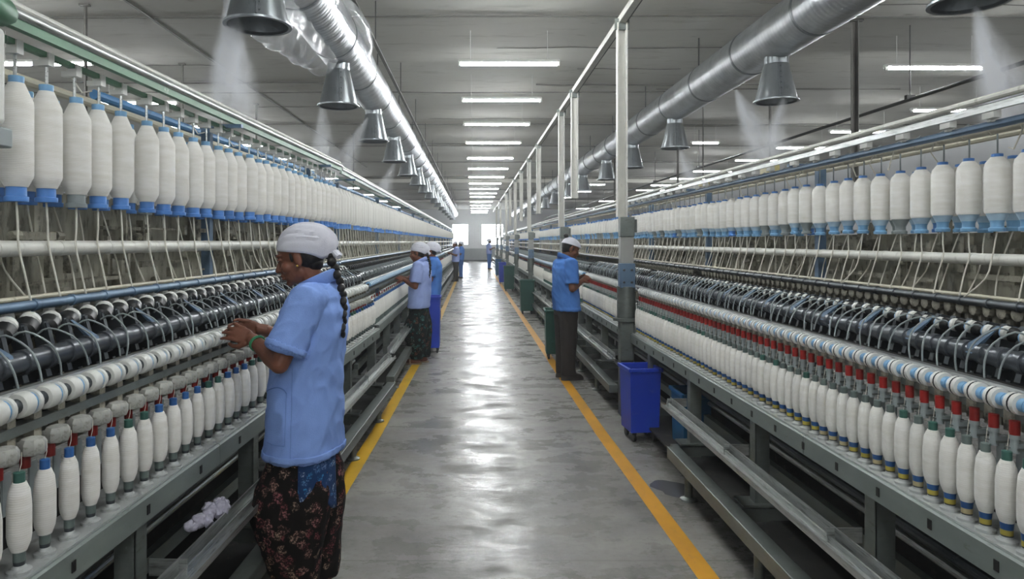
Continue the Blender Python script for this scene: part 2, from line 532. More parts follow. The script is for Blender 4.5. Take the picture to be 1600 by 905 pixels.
# ------------------------------------------------------------------ room shell
XL, XR, YN, YF, ZC = -8.5, 12.0, -5.0, 53.5, 4.08
b = MB(); b.box(((XL + XR) / 2, (YN + YF) / 2, -.1), (XR - XL, YF - YN, .2))
floor = tag(b.build('floor', M['floor'], smooth=False), kind='structure')
b = MB(); b.box(((XL + XR) / 2, (YN + YF) / 2, ZC + .1), (XR - XL, YF - YN, .2))
ceiling = tag(b.build('ceiling', M['ceiling'], smooth=False), kind='structure')
b = MB(); b.box((XL - .1, (YN + YF) / 2, ZC / 2), (.2, YF - YN + .4, ZC)); tag(b.build('wall_left', M['wall'], smooth=False), kind='structure')
b = MB(); b.box((XR + .1, (YN + YF) / 2, ZC / 2), (.2, YF - YN + .4, ZC)); tag(b.build('wall_right', M['wall'], smooth=False), kind='structure')
b = MB(); b.box(((XL + XR) / 2, YN - .1, ZC / 2), (XR - XL, .2, ZC)); tag(b.build('wall_near', M['wall'], smooth=False), kind='structure')
WINS = [(-1.7, -.38), (.6, 2.35)]
WZ0, WZ1 = 1.28, 2.95
b = MB()
def wallpiece(x0, x1, z0, z1):
    b.box(((x0 + x1) / 2, YF + .1, (z0 + z1) / 2), (x1 - x0, .2, z1 - z0))
wallpiece(XL, XR, 0, WZ0); wallpiece(XL, XR, WZ1, ZC)
for x0, x1 in ((XL, WINS[0][0]), (WINS[0][1], WINS[1][0]), (WINS[1][1], XR)):
    wallpiece(x0, x1, WZ0, WZ1)
wall_far = tag(b.build('wall_far', M['wall'], smooth=False), kind='structure')
b = MB(); b.box(((XL + XR) / 2, YF - .006, .5), (XR - XL, .012, 1.0)); b.build('dado', M['dado'], wall_far, smooth=False)
b = MB(); b.box(((XL + XR) / 2, YF - .012, .06), (XR - XL, .024, .12)); tag(b.build('baseboard_far', M['dark_steel'], smooth=False), kind='structure')
for i, (x0, x1) in enumerate(WINS):
    w = MB()
    for x in (x0 + .03, x1 - .03): w.box((x, YF + .08, (WZ0 + WZ1) / 2), (.06, .08, WZ1 - WZ0))
    for z in (WZ0 + .03, WZ1 - .03): w.box(((x0 + x1) / 2, YF + .08, z), (x1 - x0 - .12, .08, .06))
    wo = tag(w.build('window_%d' % (i + 1), M['white_post'], smooth=False), kind='structure')
    zs = [WZ0 + .06, WZ0 + (WZ1 - WZ0) * .62, WZ1 - .06]
    m_ = MB(); m_.box(((x0 + x1) / 2, YF + .08, zs[1]), (x1 - x0 - .12, .05, .03)); m_.build('window_bar', M['white_post'], wo, smooth=False)
    for z0, z1 in zip(zs, zs[1:]):
        g = MB(); g.box(((x0 + x1) / 2, YF + .09, (z0 + z1) / 2), (x1 - x0 - .12, .006, z1 - z0 - .03)); g.build('pane', M['glass'], wo, smooth=False)

# painted floor lines: the left one bends where the far machines begin
def strip(name, pts, w, m):
    s = MB()
    vs = []
    for x, y in pts:
        vs += [(x - w / 2, y, .0), (x + w / 2, y, .0), (x - w / 2, y, .0018), (x + w / 2, y, .0018)]
    n = len(pts)
    fs = []
    for i in range(n - 1):
        a = 4 * i
        fs += [(a + 2, a + 3, a + 7, a + 6), (a, a + 4, a + 5, a + 1), (a, a + 2, a + 6, a + 4), (a + 1, a + 5, a + 7, a + 3)]
    fs += [(0, 1, 3, 2), (4 * n - 4, 4 * n - 2, 4 * n - 1, 4 * n - 3)]
    s.add(vs, fs)
    o = s.build(name, m, floor, smooth=False)
    return o
strip('line_marking', [(-.97, .6), (-.855, 3.9), (-.80, 5.6), (-.74, 8.7), (-.70, 13.5), (-.70, 30), (-.70, 46)], .10, M['line'])
strip('line_marking', [(1.13, .6), (1.10, 3.2), (1.05, 5.6), (1.03, 8.5), (1.0, 17), (.98, 46)], .10, M['line_orange'])
# a wet patch by the right-hand machine foot
b = MB()
pts = [(1.27 + .11 * cos(a) * (1 + .25 * sin(3 * a) + .12 * sin(7 * a)), 4.35 + .17 * sin(a) * (1 + .2 * cos(2 * a + 1)), .0012) for a in [2 * pi * k / 28 for k in range(28)]]
b.add(pts, [tuple(range(28))])
puddle = bpy.data.materials.new('dark_oily_water'); kp = N(puddle)
kp.p.inputs['Base Color'].default_value = (.10, .10, .105, 1); kp.p.inputs['Roughness'].default_value = .06
b.build('puddle', puddle, floor, smooth=False)

# ceiling joints, cables and conduits
cable_lines = [(6.9, -6, 11, .008), (9.75, -7, -1.3, .011), (9.85, .9, 4.5, .012), (10.35, -7, 3.0, .010), (13.2, -6, 11, .012), (16.2, -6, 11, .010), (19.5, -6, 11, .013), (24, -6, 11, .014), (30, -6, 11, .016), (37, -6, 11, .018)]
for y, x0, x1, r in [(a * 1.1, b_ * 1.1, c * 1.1 if c < 10 else c, d) for a, b_, c, d in cable_lines]:
    t = MB()
    n = 9
    pts = [(x0 + (x1 - x0) * i / n, y + R.uniform(-.05, .05), ZC - r * .9 - R.uniform(0, .012)) for i in range(n + 1)]
    t.tube(pts, r, 6)
    t.build('cable_run', M['conduit'], ceiling)
for y in (27.6, 41.0):
    t = MB(); t.box(((XL + XR) / 2, y, ZC - .07), (XR - XL, .22, .14)); t.build('cross_beam', M['ceiling'], ceiling, smooth=False)
for x in (-3.6, 3.45):
    t = MB(); t.box((x, 10, ZC - .008), (.03, 26, .016)); t.build('panel_joint', M['conduit'], ceiling, smooth=False)
for k, (y, x0, x1) in enumerate([(6.3, -1.0, 2.2), (8.8, .3, 4.2), (9.7, -6, -3.2), (9.9, 1.5, 3.0), (11.2, 3.0, 7), (12.7, -4, -2), (13.9, -.9, 2.0), (14.8, 3.6, 8), (7.2, 3, 7.5), (17.5, -5, 0)]):
    t = MB()
    pts = [(x0 + (x1 - x0) * i / 8, y + R.uniform(-.035, .035), ZC - .002) for i in range(9)]
    t.tube(pts, [R.uniform(.002, .008) for _ in pts], 5)
    t.build('plaster_crack', M['conduit'], ceiling)

# ------------------------------------------------------------------ lamps
def lamp_meshes(L):
    h = MB(); h.prism([(-.03, .03), (.03, .03), (.052, -.004), (.046, -.004), (.0, .004), (-.046, -.004), (-.052, -.004)], -L / 2, L / 2)
    t = MB(); t.lathe([(.0135, -L / 2 + .03), (.0135, L / 2 - .03)], 10, (0, 0, -.022), 'y')
    e = MB(); e.box((0, 0, -.02), (.035, .03, .045))
    r = MB(); r.tube([(0, 0, .03), (0, 0, ZC - 3.703)], .003, 6)
    return h.mesh('housing', M['white_plastic']), t.mesh('fluorescent_tube', M['tube_light']), e.mesh('end_holder', M['white_plastic']), r.mesh('drop_rod', M['white_plastic'])
LM = {L: lamp_meshes(L) for L in (1.2, .6)}
def lamp(x, y, label, group, L=1.2):
    root = thing('tube_lamp', label, 'lamp', (x, y, 3.70), pi / 2, group)
    h, t, e, r = LM[L]
    link('housing', h, root)
    link('fluorescent_tube', t, root)
    for s in (-1, 1):
        link('end_holder', e, root, (0, s * (L / 2 - .015), 0))
        link('drop_rod', r, root, (0, s * L * .38, 0))
aisle_y = [-3.6, -1.2, 1.2, 3.5, 5.75, 8.1, 10.2, 12.3, 14.6, 17.3, 19.8, 22.4, 24.9, 27.4, 30.0, 32.4, 36.5, 40.0, 43.5, 47.0, 50.5]  # the farthest lamp is added to lighten the far wall
for i, y in enumerate(aisle_y):
    k = i - 4
    lab = 'lit white tube lamp over the central aisle, %s towards the far windows' % ordinal(k) if k > 0 else 'lit white tube lamp over the aisle behind the viewer, %s back' % ordinal(1 - k)
    lamp(.42, y, lab, 'tube lamps over the aisle')
for i, (x, y, L) in enumerate([(5.6, 8.3, 1.2), (7.65, 11, 1.2), (7.45, 13.15, 1.2), (4.95, 14.6, .6), (7.4, 15.4, 1.2), (7.4, 17.8, 1.2), (7.2, 20.6, 1.2), (7.2, 23, 1.2), (4.6, 25.4, .6), (7.25, 25.7, 1.2), (7.3, 28.2, 1.2), (4.7, 29, .6), (4.6, 32.8, .6), (7.2, 36, 1.2), (7.2, 44, 1.2), (5.6, 3.4, 1.2), (5.6, -1, 1.2), (5.6, 5.6, 1.2), (5.6, 1.2, 1.2)]):  # the last few, out of view, are added to even out the light
    lamp(x, y, 'lit white tube lamp beyond the right machine row, %s from the near one' % ordinal(i + 1), 'tube lamps beyond the right machines', L)
for i, y in enumerate([-1, 1.2, 3.4, 5.7, 8.1, 10.4, 12.6, 15, 17.4, 20, 23, 27, 31, 36, 42]):  # nearly all hidden by the creel, spaced closer to lift the ambient light
    lamp(-5.1, y, 'lit white tube lamp behind the left bobbin creel, %s along' % ordinal(i + 1), 'tube lamps behind the left creel')

# ------------------------------------------------------------------ ducts, nozzles, mist
DZ, DR = 3.46, .215
def duct(side, X, y0, y1, label, hang):
    root = thing('air_duct', label, 'duct', (X, 0, 0))
    y = y0
    n = 0
    while y < y1:
        L = min(1.3, y1 - y)
        s = MB()
        near = y < 12
        prof = []
        steps = int(L / .045) if near else 4
        for i in range(steps + 1):
            prof.append((DR + (.008 if (near and i % 2) else 0), y + L * i / steps))
        s.lathe(prof, 40 if near else 24, (0, 0, DZ), 'y')
        s.build('duct_section', M['galv'], root)
        c = MB()
        c.lathe([(DR + .001, y - .018), (DR + .012, y - .012), (DR + .012, y + .012), (DR + .001, y + .018)], 40 if near else 20, (0, 0, DZ), 'y', caps=False)
        c.build('clamp_band', M['galv_dark'], root)
        if n % 2 == hang:
            h = MB(); h.tube([(0, y + .3, DZ + DR), (0, y + .3, ZC)], .008, 6); h.box((0, y + .3, DZ + DR + .01), (.05, .04, .03))
            h.build('hanger_rod', M['rod'], root)
        y += L; n += 1
    return root
ductL = duct(-1, -1.28, 1.0, 47, 'long shiny galvanised air duct hanging over the left machine row', 0)
ductR = duct(1, 2.77, 1.6, 47, 'long shiny galvanised air duct hanging over the right machine row', 1)

nz = MB(); nz.lathe([(.105, .0), (.105, -.07), (.112, -.075)], 28, caps=False)
NZ_COLLAR = nz.mesh('collar', M['galv_dark'])
nz = MB(); nz.lathe([(.108, -.07), (.183, -.40), (.178, -.40), (.103, -.07)], 32, caps=False)
NZ_CONE = nz.mesh('cone', M['galv_dark'])
nz = MB(); nz.lathe([(.176, -.392), (.198, -.398), (.198, -.41), (.176, -.41), (.176, -.392)], 32, caps=False)
NZ_RIM = nz.mesh('rim', M['galv_dark'])
nz = MB(); nz.tube([(0, -.112, -.08), (0, -.184, -.39)], .006, 6)
for i in range(6):
    t = (i + .5) / 6
    nz.ell((.018, -.113 - .07 * t, -.08 - .31 * t), (.006, .006, .006), None, 6, 4)
NZ_SEAM = nz.mesh('riveted_seam', M['galv_dark'])
nz = MB(); nz.lathe([(.0, -.2), (.09, -.21), (.09, -.3), (.0, -.31)], 20, caps=False)
NZ_CORE = nz.mesh('spray_core', M['dark_steel'])
def nozzle(x, y, label, group, detail=True):
    root = thing('spray_nozzle', label, 'nozzle', (x, y, DZ - DR + .02), 0, group)
    link('collar', NZ_COLLAR, root); link('cone', NZ_CONE, root); link('rim', NZ_RIM, root)
    if detail:
        link('riveted_seam', NZ_SEAM, root, rot=(0, 0, .25 if x < 0 else -.25)); link('spray_core', NZ_CORE, root)
for i, y in enumerate([4.05, 6.47, 8.73, 11.0, 13.3, 15.6, 18, 20.4, 22.8, 25.4, 28.2, 31, 34, 37.5, 41]):
    nozzle(-1.28, y, 'grey metal cone nozzle under the left duct, %s from the near end' % ordinal(i + 1), 'cone nozzles of the left duct', y < 12)
for i, y in enumerate([3.66, 6.25, 9.4, 11.9, 14.2, 17.3, 19.7, 23.3, 26.3, 29.3, 32.5, 36, 40]):
    nozzle(2.77 if i else 2.66, y, 'grey metal cone nozzle under the right duct, %s from the near end' % ordinal(i + 1), 'cone nozzles of the right duct', y < 12)

def plume(x, y, z, label, length, spread, dens, rot=(0, 0, 0)):
    s = MB(); s.lathe([(.03, 0), (spread * 1.0 + .03, -length)], 16)
    o = s.build('mist_plume', mist('water_mist', dens, length, spread), None, (x, y, z), rot)
    tag(o, label, 'mist', None, 'stuff')
plume(-1.44, 4.05, 3.05, 'white water mist falling from the nearest left nozzle', .78, .27, 142)
plume(-1.46, 6.6, 2.95, 'thin mist hanging below the second left nozzle', .9, .32, 32)
plume(-1.30, 8.4, 3.1, 'mist drifting by the third left nozzle', .95, .35, 37, (0, .5, 0))
plume(-1.28, 11.2, 2.9, 'mist drifting under the fourth left nozzle', 1.1, .45, 23, (0, .4, 0))
plume(2.73, 3.72, 2.86, 'white mist falling from the nearest right nozzle', .85, .30, 103, (0, -.35, 0))
plume(2.80, 7.3, 3.2, 'white mist spraying under the right duct between two nozzles', .95, .42, 74, (0, -.45, 0))
plume(2.78, 6.1, 2.90, 'thin mist falling beside the second right nozzle', .9, .30, 37, (0, .2, 0))
plume(2.85, 9.5, 2.9, 'mist drifting under the third right nozzle', 1.1, .5, 27, (0, -.4, 0))

hz = bpy.data.materials.new('humid_air'); hz.use_nodes = True
kh = N(hz); kh.n.remove(kh.p)
vh = kh.add('ShaderNodeVolumeScatter'); vh.inputs['Density'].default_value = .0030; vh.inputs['Color'].default_value = (.97, .985, 1, 1); vh.inputs['Anisotropy'].default_value = .3
kh.link(vh.outputs[0], kh.n['Material Output'].inputs['Volume'])
s = MB(); s.box(((XL + XR) / 2, (YN + YF) / 2, ZC / 2), (XR - XL + .3, YF - YN + .3, ZC + .3))
tag(s.build('haze', hz, smooth=False), 'thin humid haze filling the whole spinning hall', 'haze', None, 'stuff')

# loose clear film wrapped round the left duct
def film_sheet(name, label, f, nu, nv):
    s = MB()
    vs = [f(i / nu, j / nv) for j in range(nv + 1) for i in range(nu + 1)]
    fs = [(j * (nu + 1) + i, j * (nu + 1) + i + 1, (j + 1) * (nu + 1) + i + 1, (j + 1) * (nu + 1) + i) for j in range(nv) for i in range(nu)]
    s.add(vs, fs)
    o = s.build(name, M['film'])
    sm = o.modifiers.new('thick', 'SOLIDIFY'); sm.thickness = .0015
    return tag(o, label, 'film')
def sheetA(u, v):
    y = 4.35 + 1.9 * u
    a = pi * (1.02 + .55 * v)
    r = DR + .012 + .17 * sin(pi * min(1, v * 1.05)) ** .8 * (1 - .55 * u) + .018 * sin(17 * u + 5 * v) * v + .01 * sin(41 * u)
    return (-1.28 + r * cos(a), y, DZ + r * sin(a) - .20 * sin(pi * v) * (1 - .5 * u))
film_sheet('plastic_film', 'clear crumpled plastic film drooping from the left duct between its nearest two nozzles', sheetA, 60, 26)
def sheetB(u, v):
    y = 5.2 + 1.9 * u
    a = pi * (.22 - .30 * v)
    r = DR + .010 + .12 * sin(pi * v) * sin(pi * u) + .01 * sin(23 * u + 4 * v) * v
    return (-1.28 + r * cos(a), y, DZ + r * sin(a))
film_sheet('plastic_film', 'smaller clear plastic film bulging from the aisle side of the left duct', sheetB, 40, 14)

# overhead cable tray along the left duct, pipes and ceiling struts
root = thing('cable_tray', 'narrow steel cable tray running along the left duct under the ceiling', 'cable tray', (-1.02, 0, 3.62))
s = MB(); s.prism([(-.018, 0), (.018, 0), (.018, .02), (.014, .02), (.014, .004), (-.014, .004), (-.014, .02), (-.018, .02)], 1.2, 46); s.build('tray', M['conduit'], root, smooth=False)
for i in range(18):
    y = 2.2 + 2.45 * i
    s = MB(); s.tube([(0, y, .02), (0, y, ZC - 3.62)], .006, 6); s.build('hanger_rod', M['rod'], root)
root = thing('ceiling_pipe', 'thin dark pipe sloping past the ceiling beyond the right machine row', 'pipe', (5.05, 0, 3.22))
s = MB(); s.tube([(0, 2, 0), (0, 48, 0)], .022, 8); s.build('pipe_run', M['rod'], root)
for i in range(9):
    y = 4.2 + 3.7 * i
    s = MB(); s.tube([(0, y, .0), (0, y, ZC - 3.22)], .007, 6); s.box((0, y, .025), (.10, .05, .05)); s.build('hanger', M['rod'], root)
struts = [(4.3, 7.7, 1.9, .06), (-4.1, 9.6, 2.4, .03), (-3.95, 12.4, 2.3, .03), (-4.1, 7.2, 2.5, .035), (-2.8, 15.9, 2.4, .03), (3.5, 11.7, 2.4, .03), (3.2, 15.5, 2.2, .03)]
for i, (x, y, z, w) in enumerate(struts):
    where = ['behind the right duct', 'behind the left creel, second', 'behind the left creel, third', 'behind the left creel, nearest', 'behind the left creel, fourth', 'right of the white posts, nearer', 'right of the white posts, farther'][i]
    root = thing('ceiling_strut', 'grey steel strut dropping from the ceiling %s' % where, 'strut', (x, y, z))
    s = MB(); h = ZC - z
    s.prism([(-w / 2, -w / 2), (w / 2, -w / 2), (w / 2, w / 2), (w / 2 - .008, w / 2), (w / 2 - .008, -w / 2 + .008), (-w / 2, -w / 2 + .008)], 0, h)
    o = s.build('strut_bar', M['conduit'], root, rot=(pi / 2, 0, 0), smooth=False)
    s = MB(); s.box((0, 0, h - .01), (w * 3, .05, .02)); s.build('top_plate', M['conduit'], root, smooth=False)

# ------------------------------------------------------------------ white overhead frame on the right and its columns
root = thing('overhead_frame', 'white painted overhead steel frame on tall posts along the right machines', 'frame', (1.34, 0, 0))
s = MB(); s.prism([(-.03, 3.55), (.03, 3.55), (.03, 3.61), (-.03, 3.61)], 1.5, 46); s.build('long_beam', M['white_post'], root, smooth=False)
s = MB(); s.prism([(.034, 3.575), (.06, 3.575), (.06, 3.60), (.034, 3.60)], 1.5, 46); s.build('cable_strip', M['rod'], root, smooth=False)
COLS = [6.2, 10.45, 16.5, 22.0, 28.0, 34.0, 40.0]
for y in COLS + [9.1, 14.1, 19.2, 25]:
    z0 = 1.80 if y in COLS else 2.15
    s = MB()
    w, d = .045, .035
    s.box((0, y, (z0 + 3.55) / 2), (.09, .012, 3.55 - z0))
    s.box((-.04, y - .03, (z0 + 3.55) / 2), (.012, .06, 3.55 - z0))
    s.box((.04, y - .03, (z0 + 3.55) / 2), (.012, .06, 3.55 - z0))
    s.build('white_post', M['white_post'], root, smooth=False)
    s = MB(); s.box((0, y - .035, 3.54), (.13, .02, .10)); s.box((.05, y, 3.63), (.02, .03, .05)); s.build('joint_plate', M['post'], root, smooth=False)
for i, y in enumerate(COLS):
    root = thing('machine_column', 'grey steel machine column standing at the right frame end, %s from the viewer' % ordinal(i + 1), 'column', (1.385, y, 0), 0, 'steel columns between the right machines')
    s = MB(); s.box((0, 0, .26), (.12, .12, .52)); s.build('leg_box', M['dark_steel'], root, bevel=.006)
    s = MB(); s.box((0, 0, .68), (.125, .125, .36)); s.build('lower_box', M['post'], root, bevel=.01)
    s = MB(); s.lathe([(.082, .87), (.082, 1.17)], 20); s.lathe([(.118, .86), (.118, .885)], 20); s.build('round_sleeve', M['post'], root)
    s = MB(); s.box((0, -.02, 1.27), (.135, .10, .22)); s.build('blue_plate', M['bluegrey'], root, bevel=.004)
    s = MB()
    for dx in (-.035, .035):
        for dz in (-.06, .05): s.lathe([(.011, -.085), (.011, -.07)], 8, (dx, 0, 1.27 + dz), 'y')
    s.build('bolt', M['dark_steel'], root)
    s = MB(); s.box((0, 0, 1.50), (.12, .09, .24)); s.build('worn_section', M['column_mid'], root, bevel=.004)
    s = MB(); s.box((.0, -.01, 1.71), (.13, .10, .18)); s.box((.085, .03, 1.72), (.04, .03, .12)); s.build('top_box', M['post'], root, bevel=.006)

# ------------------------------------------------------------------ spinning frames
# frame space: x = offset into the machine from the spindle line (times the side), y along the aisle
def wire_mesh(pts, r, n, name, m):
    s = MB(); s.tube(pts, r, n)
    return s.mesh(name, m)

def smooth_path(pts, k=4):
    pts = [Vector(p) for p in pts]
    out = []
    for i in range(len(pts) - 1):
        p0, p1, p2, p3 = pts[max(i - 1, 0)], pts[i], pts[i + 1], pts[min(i + 2, len(pts) - 1)]
        for j in range(k):
            t = j / k
            out.append(.5 * ((2 * p1) + (p2 - p0) * t + (2 * p0 - 5 * p1 + 4 * p2 - p3) * t * t + (3 * p1 - p0 - 3 * p2 + p3) * t ** 3))
    out.append(pts[-1])
    return out

class Frame:
    def __init__(s, name, label, side, X, rz, y0, y1, pitch, near, P):
        s.side, s.X, s.rz, s.y0, s.y1, s.pitch, s.near, s.P = side, X, rz, y0, y1, pitch, near, P
        s.root = thing('spinning_frame', label, 'machine', (side * X, 0, 0), rz)
        s.mtx = Matrix.Translation((side * X, 0, 0)) @ Matrix.Rotation(rz, 4, 'Z')
    def W(s, off, y, z):
        return s.mtx @ Vector((s.side * off, y, z))
    def rod(s, name, off, z, r, m, y0=None, y1=None, n=14, collar=None):
        b = MB()
        y0 = s.y0 if y0 is None else y0; y1 = s.y1 if y1 is None else y1
        if collar:
            step, dr, w = collar
            prof = []
            y = y0
            while y < y1 - step:
                prof += [(r, y), (r, y + step - w), (r + dr, y + step - w + .002), (r + dr, y + step - .002)]
                y += step
            prof.append((r, y1))
        else:
            prof = [(r, y0), (r, y1)]
        b.lathe(prof, n, (s.side * off, 0, z), 'y')
        return b.build(name, m, s.root)
    def bar(s, name, o0, o1, z0, z1, m, y0=None, y1=None, bevel=0):
        b = MB()
        y0 = s.y0 if y0 is None else y0; y1 = s.y1 if y1 is None else y1
        b.box((s.side * (o0 + o1) / 2, (y0 + y1) / 2, (z0 + z1) / 2), (abs(o1 - o0), y1 - y0, z1 - z0))
        return b.build(name, m, s.root, smooth=False, bevel=bevel)

def make_frame(F):
    P, sd, near = F.P, F.side, F.near
    root = F.root
    # spindle rail in bolted lengths
    y = F.y0
    seg = 1.55 if near else 3.1
    while y < F.y1 - .05:
        e = min(F.y1, y + seg)
        b = MB()
        pr = [(-.05, .668), (-.045, .668), (-.045, .742), (.13, .742), (.13, .75), (-.044, .75), (-.05, .744)]
        b.prism([(sd * a, z) for a, z in pr], y + .002, e - .002)
        b.build('rail_panel', M['frame_paint'], root, smooth=False)
        b = MB(); b.box((sd * .045, (y + e) / 2, .7525), (.165, e - y - .006, .005)); b.build('rail_top_plate', M['rail_top'], root, smooth=False)
        y = e
    # posts, brackets, feet
    yy = F.y0 + P['post0']
    pm = MB()
    pm.box((sd * -.035, 0, .455), (.008, .062, .59)); pm.box((sd * .0, .027, .455), (.07, .008, .59)); pm.box((sd * .0, -.027, .455), (.07, .008, .59))
    pm.box((sd * -.037, 0, .68), (.014, .07, .012))
    pmesh = pm.mesh('post', M['post'], smooth=False)
    bk = MB(); bk.prism([(.052, .472), (.098, .472), (.098, .478), (.058, .478), (.058, .528), (.052, .528)], -.065, .065)
    bmesh_ = bk.mesh('bracket', M['alu'], smooth=False)
    cr = MB(); cr.box((sd * .02, 0, .2), (.34, .07, .06)); cmesh = cr.mesh('cross_bar', M['post'], smooth=False)
    ft = MB(); ft.lathe([(.05, 0), (.05, .012), (.03, .02), (.024, .024), (.024, .168)], 14); fmesh = ft.mesh('foot', M['post'])
    pl = MB(); pl.box((sd * -.01, 0, .262), (.2, .13, .01)); plm = pl.mesh('foot_plate', M['post'], smooth=False)
    while yy < F.y1:
        link('post', pmesh, root, (0, yy, 0)); link('bracket', bmesh_, root, (sd * -.10, yy, 0), (0, 0, pi / 2)); link('cross_bar', cmesh, root, (0, yy, 0))
        if (near or yy < 16) and not any(a < yy - .35 < b_ for a, b_ in P.get('gaps', [])):
            link('foot', fmesh, root, (sd * (-.13 if sd < 0 else -.15), yy - .35, 0)); link('foot_plate', plm, root, (0, yy, -.01))
        yy += 1.03
    # lower track with a folded lip
    for ya, yb in P.get('tracks', [(F.y0, F.y1)]):
        b = MB(); b.prism([(sd * a, z) for a, z in [(-.20, .468), (-.13, .468), (-.13, .53), (-.136, .53), (-.136, .476), (-.153, .476), (-.153, .500), (-.160, .500), (-.160, .476), (-.194, .476), (-.194, .494), (-.20, .494)]], ya, yb)
        b.build('lower_track', M['alu'], root, smooth=False)
    for ya, yb in P.get('beams', [(F.y0, F.y1)]):
        b = MB(); b.prism([(sd * a, z) for a, z in [(-.20, .17), (-.12, .17), (-.12, .243), (-.20, .243)]], ya, yb)
        b.build('bottom_beam', M['post'], root, smooth=False, bevel=.004)
    # inner rails and shafts under the spindles
    F.bar('inner_rail', .16, .20, .30, .36, M['frame_paint']); F.bar('inner_rail', .24, .27, .42, .50, M['post']); F.bar('inner_rail', .09, .13, .24, .27, M['alu'])
    F.rod('drive_shaft', .20, .44, .016, M['alu'], n=10); F.rod('drive_shaft', .15, .52, .02, M['dark_steel'], n=10); F.rod('drive_shaft', .30, .56, .03, M['dark_steel'], n=10)
    F.bar('dark_backing', .42, .44, .02, .74, M['under']); F.bar('drip_tray', -.08, .40, .10, .115, M['under'])  # upright dark sheet added to block the view and keep the inside dark
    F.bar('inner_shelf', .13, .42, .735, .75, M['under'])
    # back of the drafting zone: spine and its clutter
    so = P['spine']
    F.bar('spine_panel', so, so + .02, .74, P['spine_top'], M['spine'])
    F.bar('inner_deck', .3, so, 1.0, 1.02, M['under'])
    rr = random.Random(int(F.y0 * 10) + (5 if sd > 0 else 9))
    b = MB()
    n = int((min(F.y1, 20) - F.y0) / (.03 if near else .08))
    for i in range(n):
        y = rr.uniform(F.y0, min(F.y1, 20)); o = so - rr.uniform(.02, .14); z = rr.choice([1.38, 1.42, 1.47, 1.52, 1.56, 1.6, 1.64])
        if rr.random() < .45: b.box((sd * o, y, z), (rr.uniform(.01, .04), rr.uniform(.01, .05), rr.uniform(.04, .2)))
        elif rr.random() < .6: b.box((sd * o, y, z), (.015, rr.uniform(.1, .35), rr.uniform(.008, .03)))
        else: b.lathe([(rr.uniform(.008, .02), -.02), (rr.uniform(.01, .022), .02)], 8, (sd * o, y, z), rr.choice('yz'))
    tag(b.build('mechanism', M['clutter'], root, smooth=False), kind='stuff')
    # long rods, low to high
    F.bar('ring_rail', P['roll'] + (-.01 if sd < 0 else .07), P['roll'] + (.03 if sd < 0 else .10), P['rollz'] - .075, P['rollz'] - .05, M['post'])
    F.rod('roller_shaft', P['roll'], P['rollz'], .012, M['dark_steel'], n=8)
    F.rod('back_roller_shaft', P['roll'] + .06, P['rollz'] + .015, .014, M['alu'], n=8)
    F.rod('suction_pipe', P['pipe'], P['pipez'], .032 if sd < 0 else .029, M['pipe_dark'], n=18, collar=(F.pitch if near else F.pitch * 3, .005, .028))
    F.rod('cradle_rod', P['blk'], P['blkz'], .009, M['dark_steel'], n=8)
    F.rod('guide_bar', P['bar'], P['barz'], .017, M['bluegrey'] if sd < 0 else M['dark_steel'], n=12, collar=(F.pitch * 2, .004, .02) if near else None)
    F.rod('guide_bar', P['bar'] + .05, P['barz'] + .02, .008, M['cream_pipe'], n=8)
    F.rod('white_guide_pipe', P['wp'], P['wpz'], .027 if sd < 0 else .024, M['white_pipe'], n=18, collar=(.31, .0015, .03) if near else None)
    F.bar('apparatus_shelf', P['bar'] + .02, so, P['barz'] - .03, P['barz'] - .015, M['clutter'])
    # creel top
    ty0 = P.get('top0', F.y0)
    t = P['top']; tz = P['topz']
    if sd < 0:
        b = MB(); b.prism([(sd * a, z) for a, z in [(t - .022, tz), (t + .004, tz), (t + .004, tz + .008), (t - .014, tz + .008), (t - .014, tz + .03), (t - .022, tz + .03)]], ty0, F.y1); b.build('creel_rail', M['green_paint'], root, smooth=False)
        F.rod('creel_rail_tube', t - .016, tz + .046, .018, M['alu'], ty0, n=12)
        F.rod('creel_rail_tube', t - .005, tz + .076, .013, M['white_pipe'], ty0, n=10)
        F.rod('creel_pipe', t + .24, tz - .07, .02, M['cream_pipe'], ty0, n=10)
        F.rod('creel_pipe', t + .26, tz - .02, .022, M['blue_pipe'], 3.0 if near else F.y0, n=10)
        F.bar('bobbin_rail', P['rov'] - .012, P['rov'] + .012, tz - .03, tz - .012, M['green_paint'], ty0)
    else:
        b = MB(); b.prism([(sd * a, z) for a, z in [(t - .022, tz), (t - .004, tz), (t - .004, tz + .006), (t - .016, tz + .006), (t - .016, tz + .026), (t - .022, tz + .026)]], ty0, F.y1); b.build('creel_rail', M['alu'], root, smooth=False)
        F.rod('creel_rail_tube', t - .0, tz + .055, .014, M['white_pipe'], n=10)
        F.rod('creel_rail_tube', t + .02, tz + .03, .010, M['dark_steel'], n=8)
        F.rod('creel_pipe', t + .07, tz - .035, .017, M['bluegrey'], n=10)
        F.rod('bobbin_rail', P['rov'], P['rovt'] + .10, .019, M['cream_pipe'], n=12, collar=(.156, .003, .02) if near else None)
        F.rod('creel_pipe', P['rov'] + .22, P['rovt'] + .12, .019, M['cream_pipe'], n=10)
    # creel uprights
    yy = F.y0 + P['up0']
    while yy < F.y1:
        b = MB(); b.box((sd * (P['rov'] + .10), yy, (tz + .74) / 2), (.05, .045, tz - .74)); b.box((sd * (P['rov'] + .02), yy, tz - .01), (.25, .03, .02))
        b.build('creel_upright', M['bluegrey'], root, smooth=False)
        b = MB(); b.box((sd * (P['wp'] + .05), yy, P['wpz']), (.14, .02, .03)); b.box((sd * (P['pipe'] + .12), yy, P['pipez'] + .0), (.22, .02, .06)); b.build('pipe_arm', M['dark_steel'], root, smooth=False)
        yy += 2.06 if near else 3.1
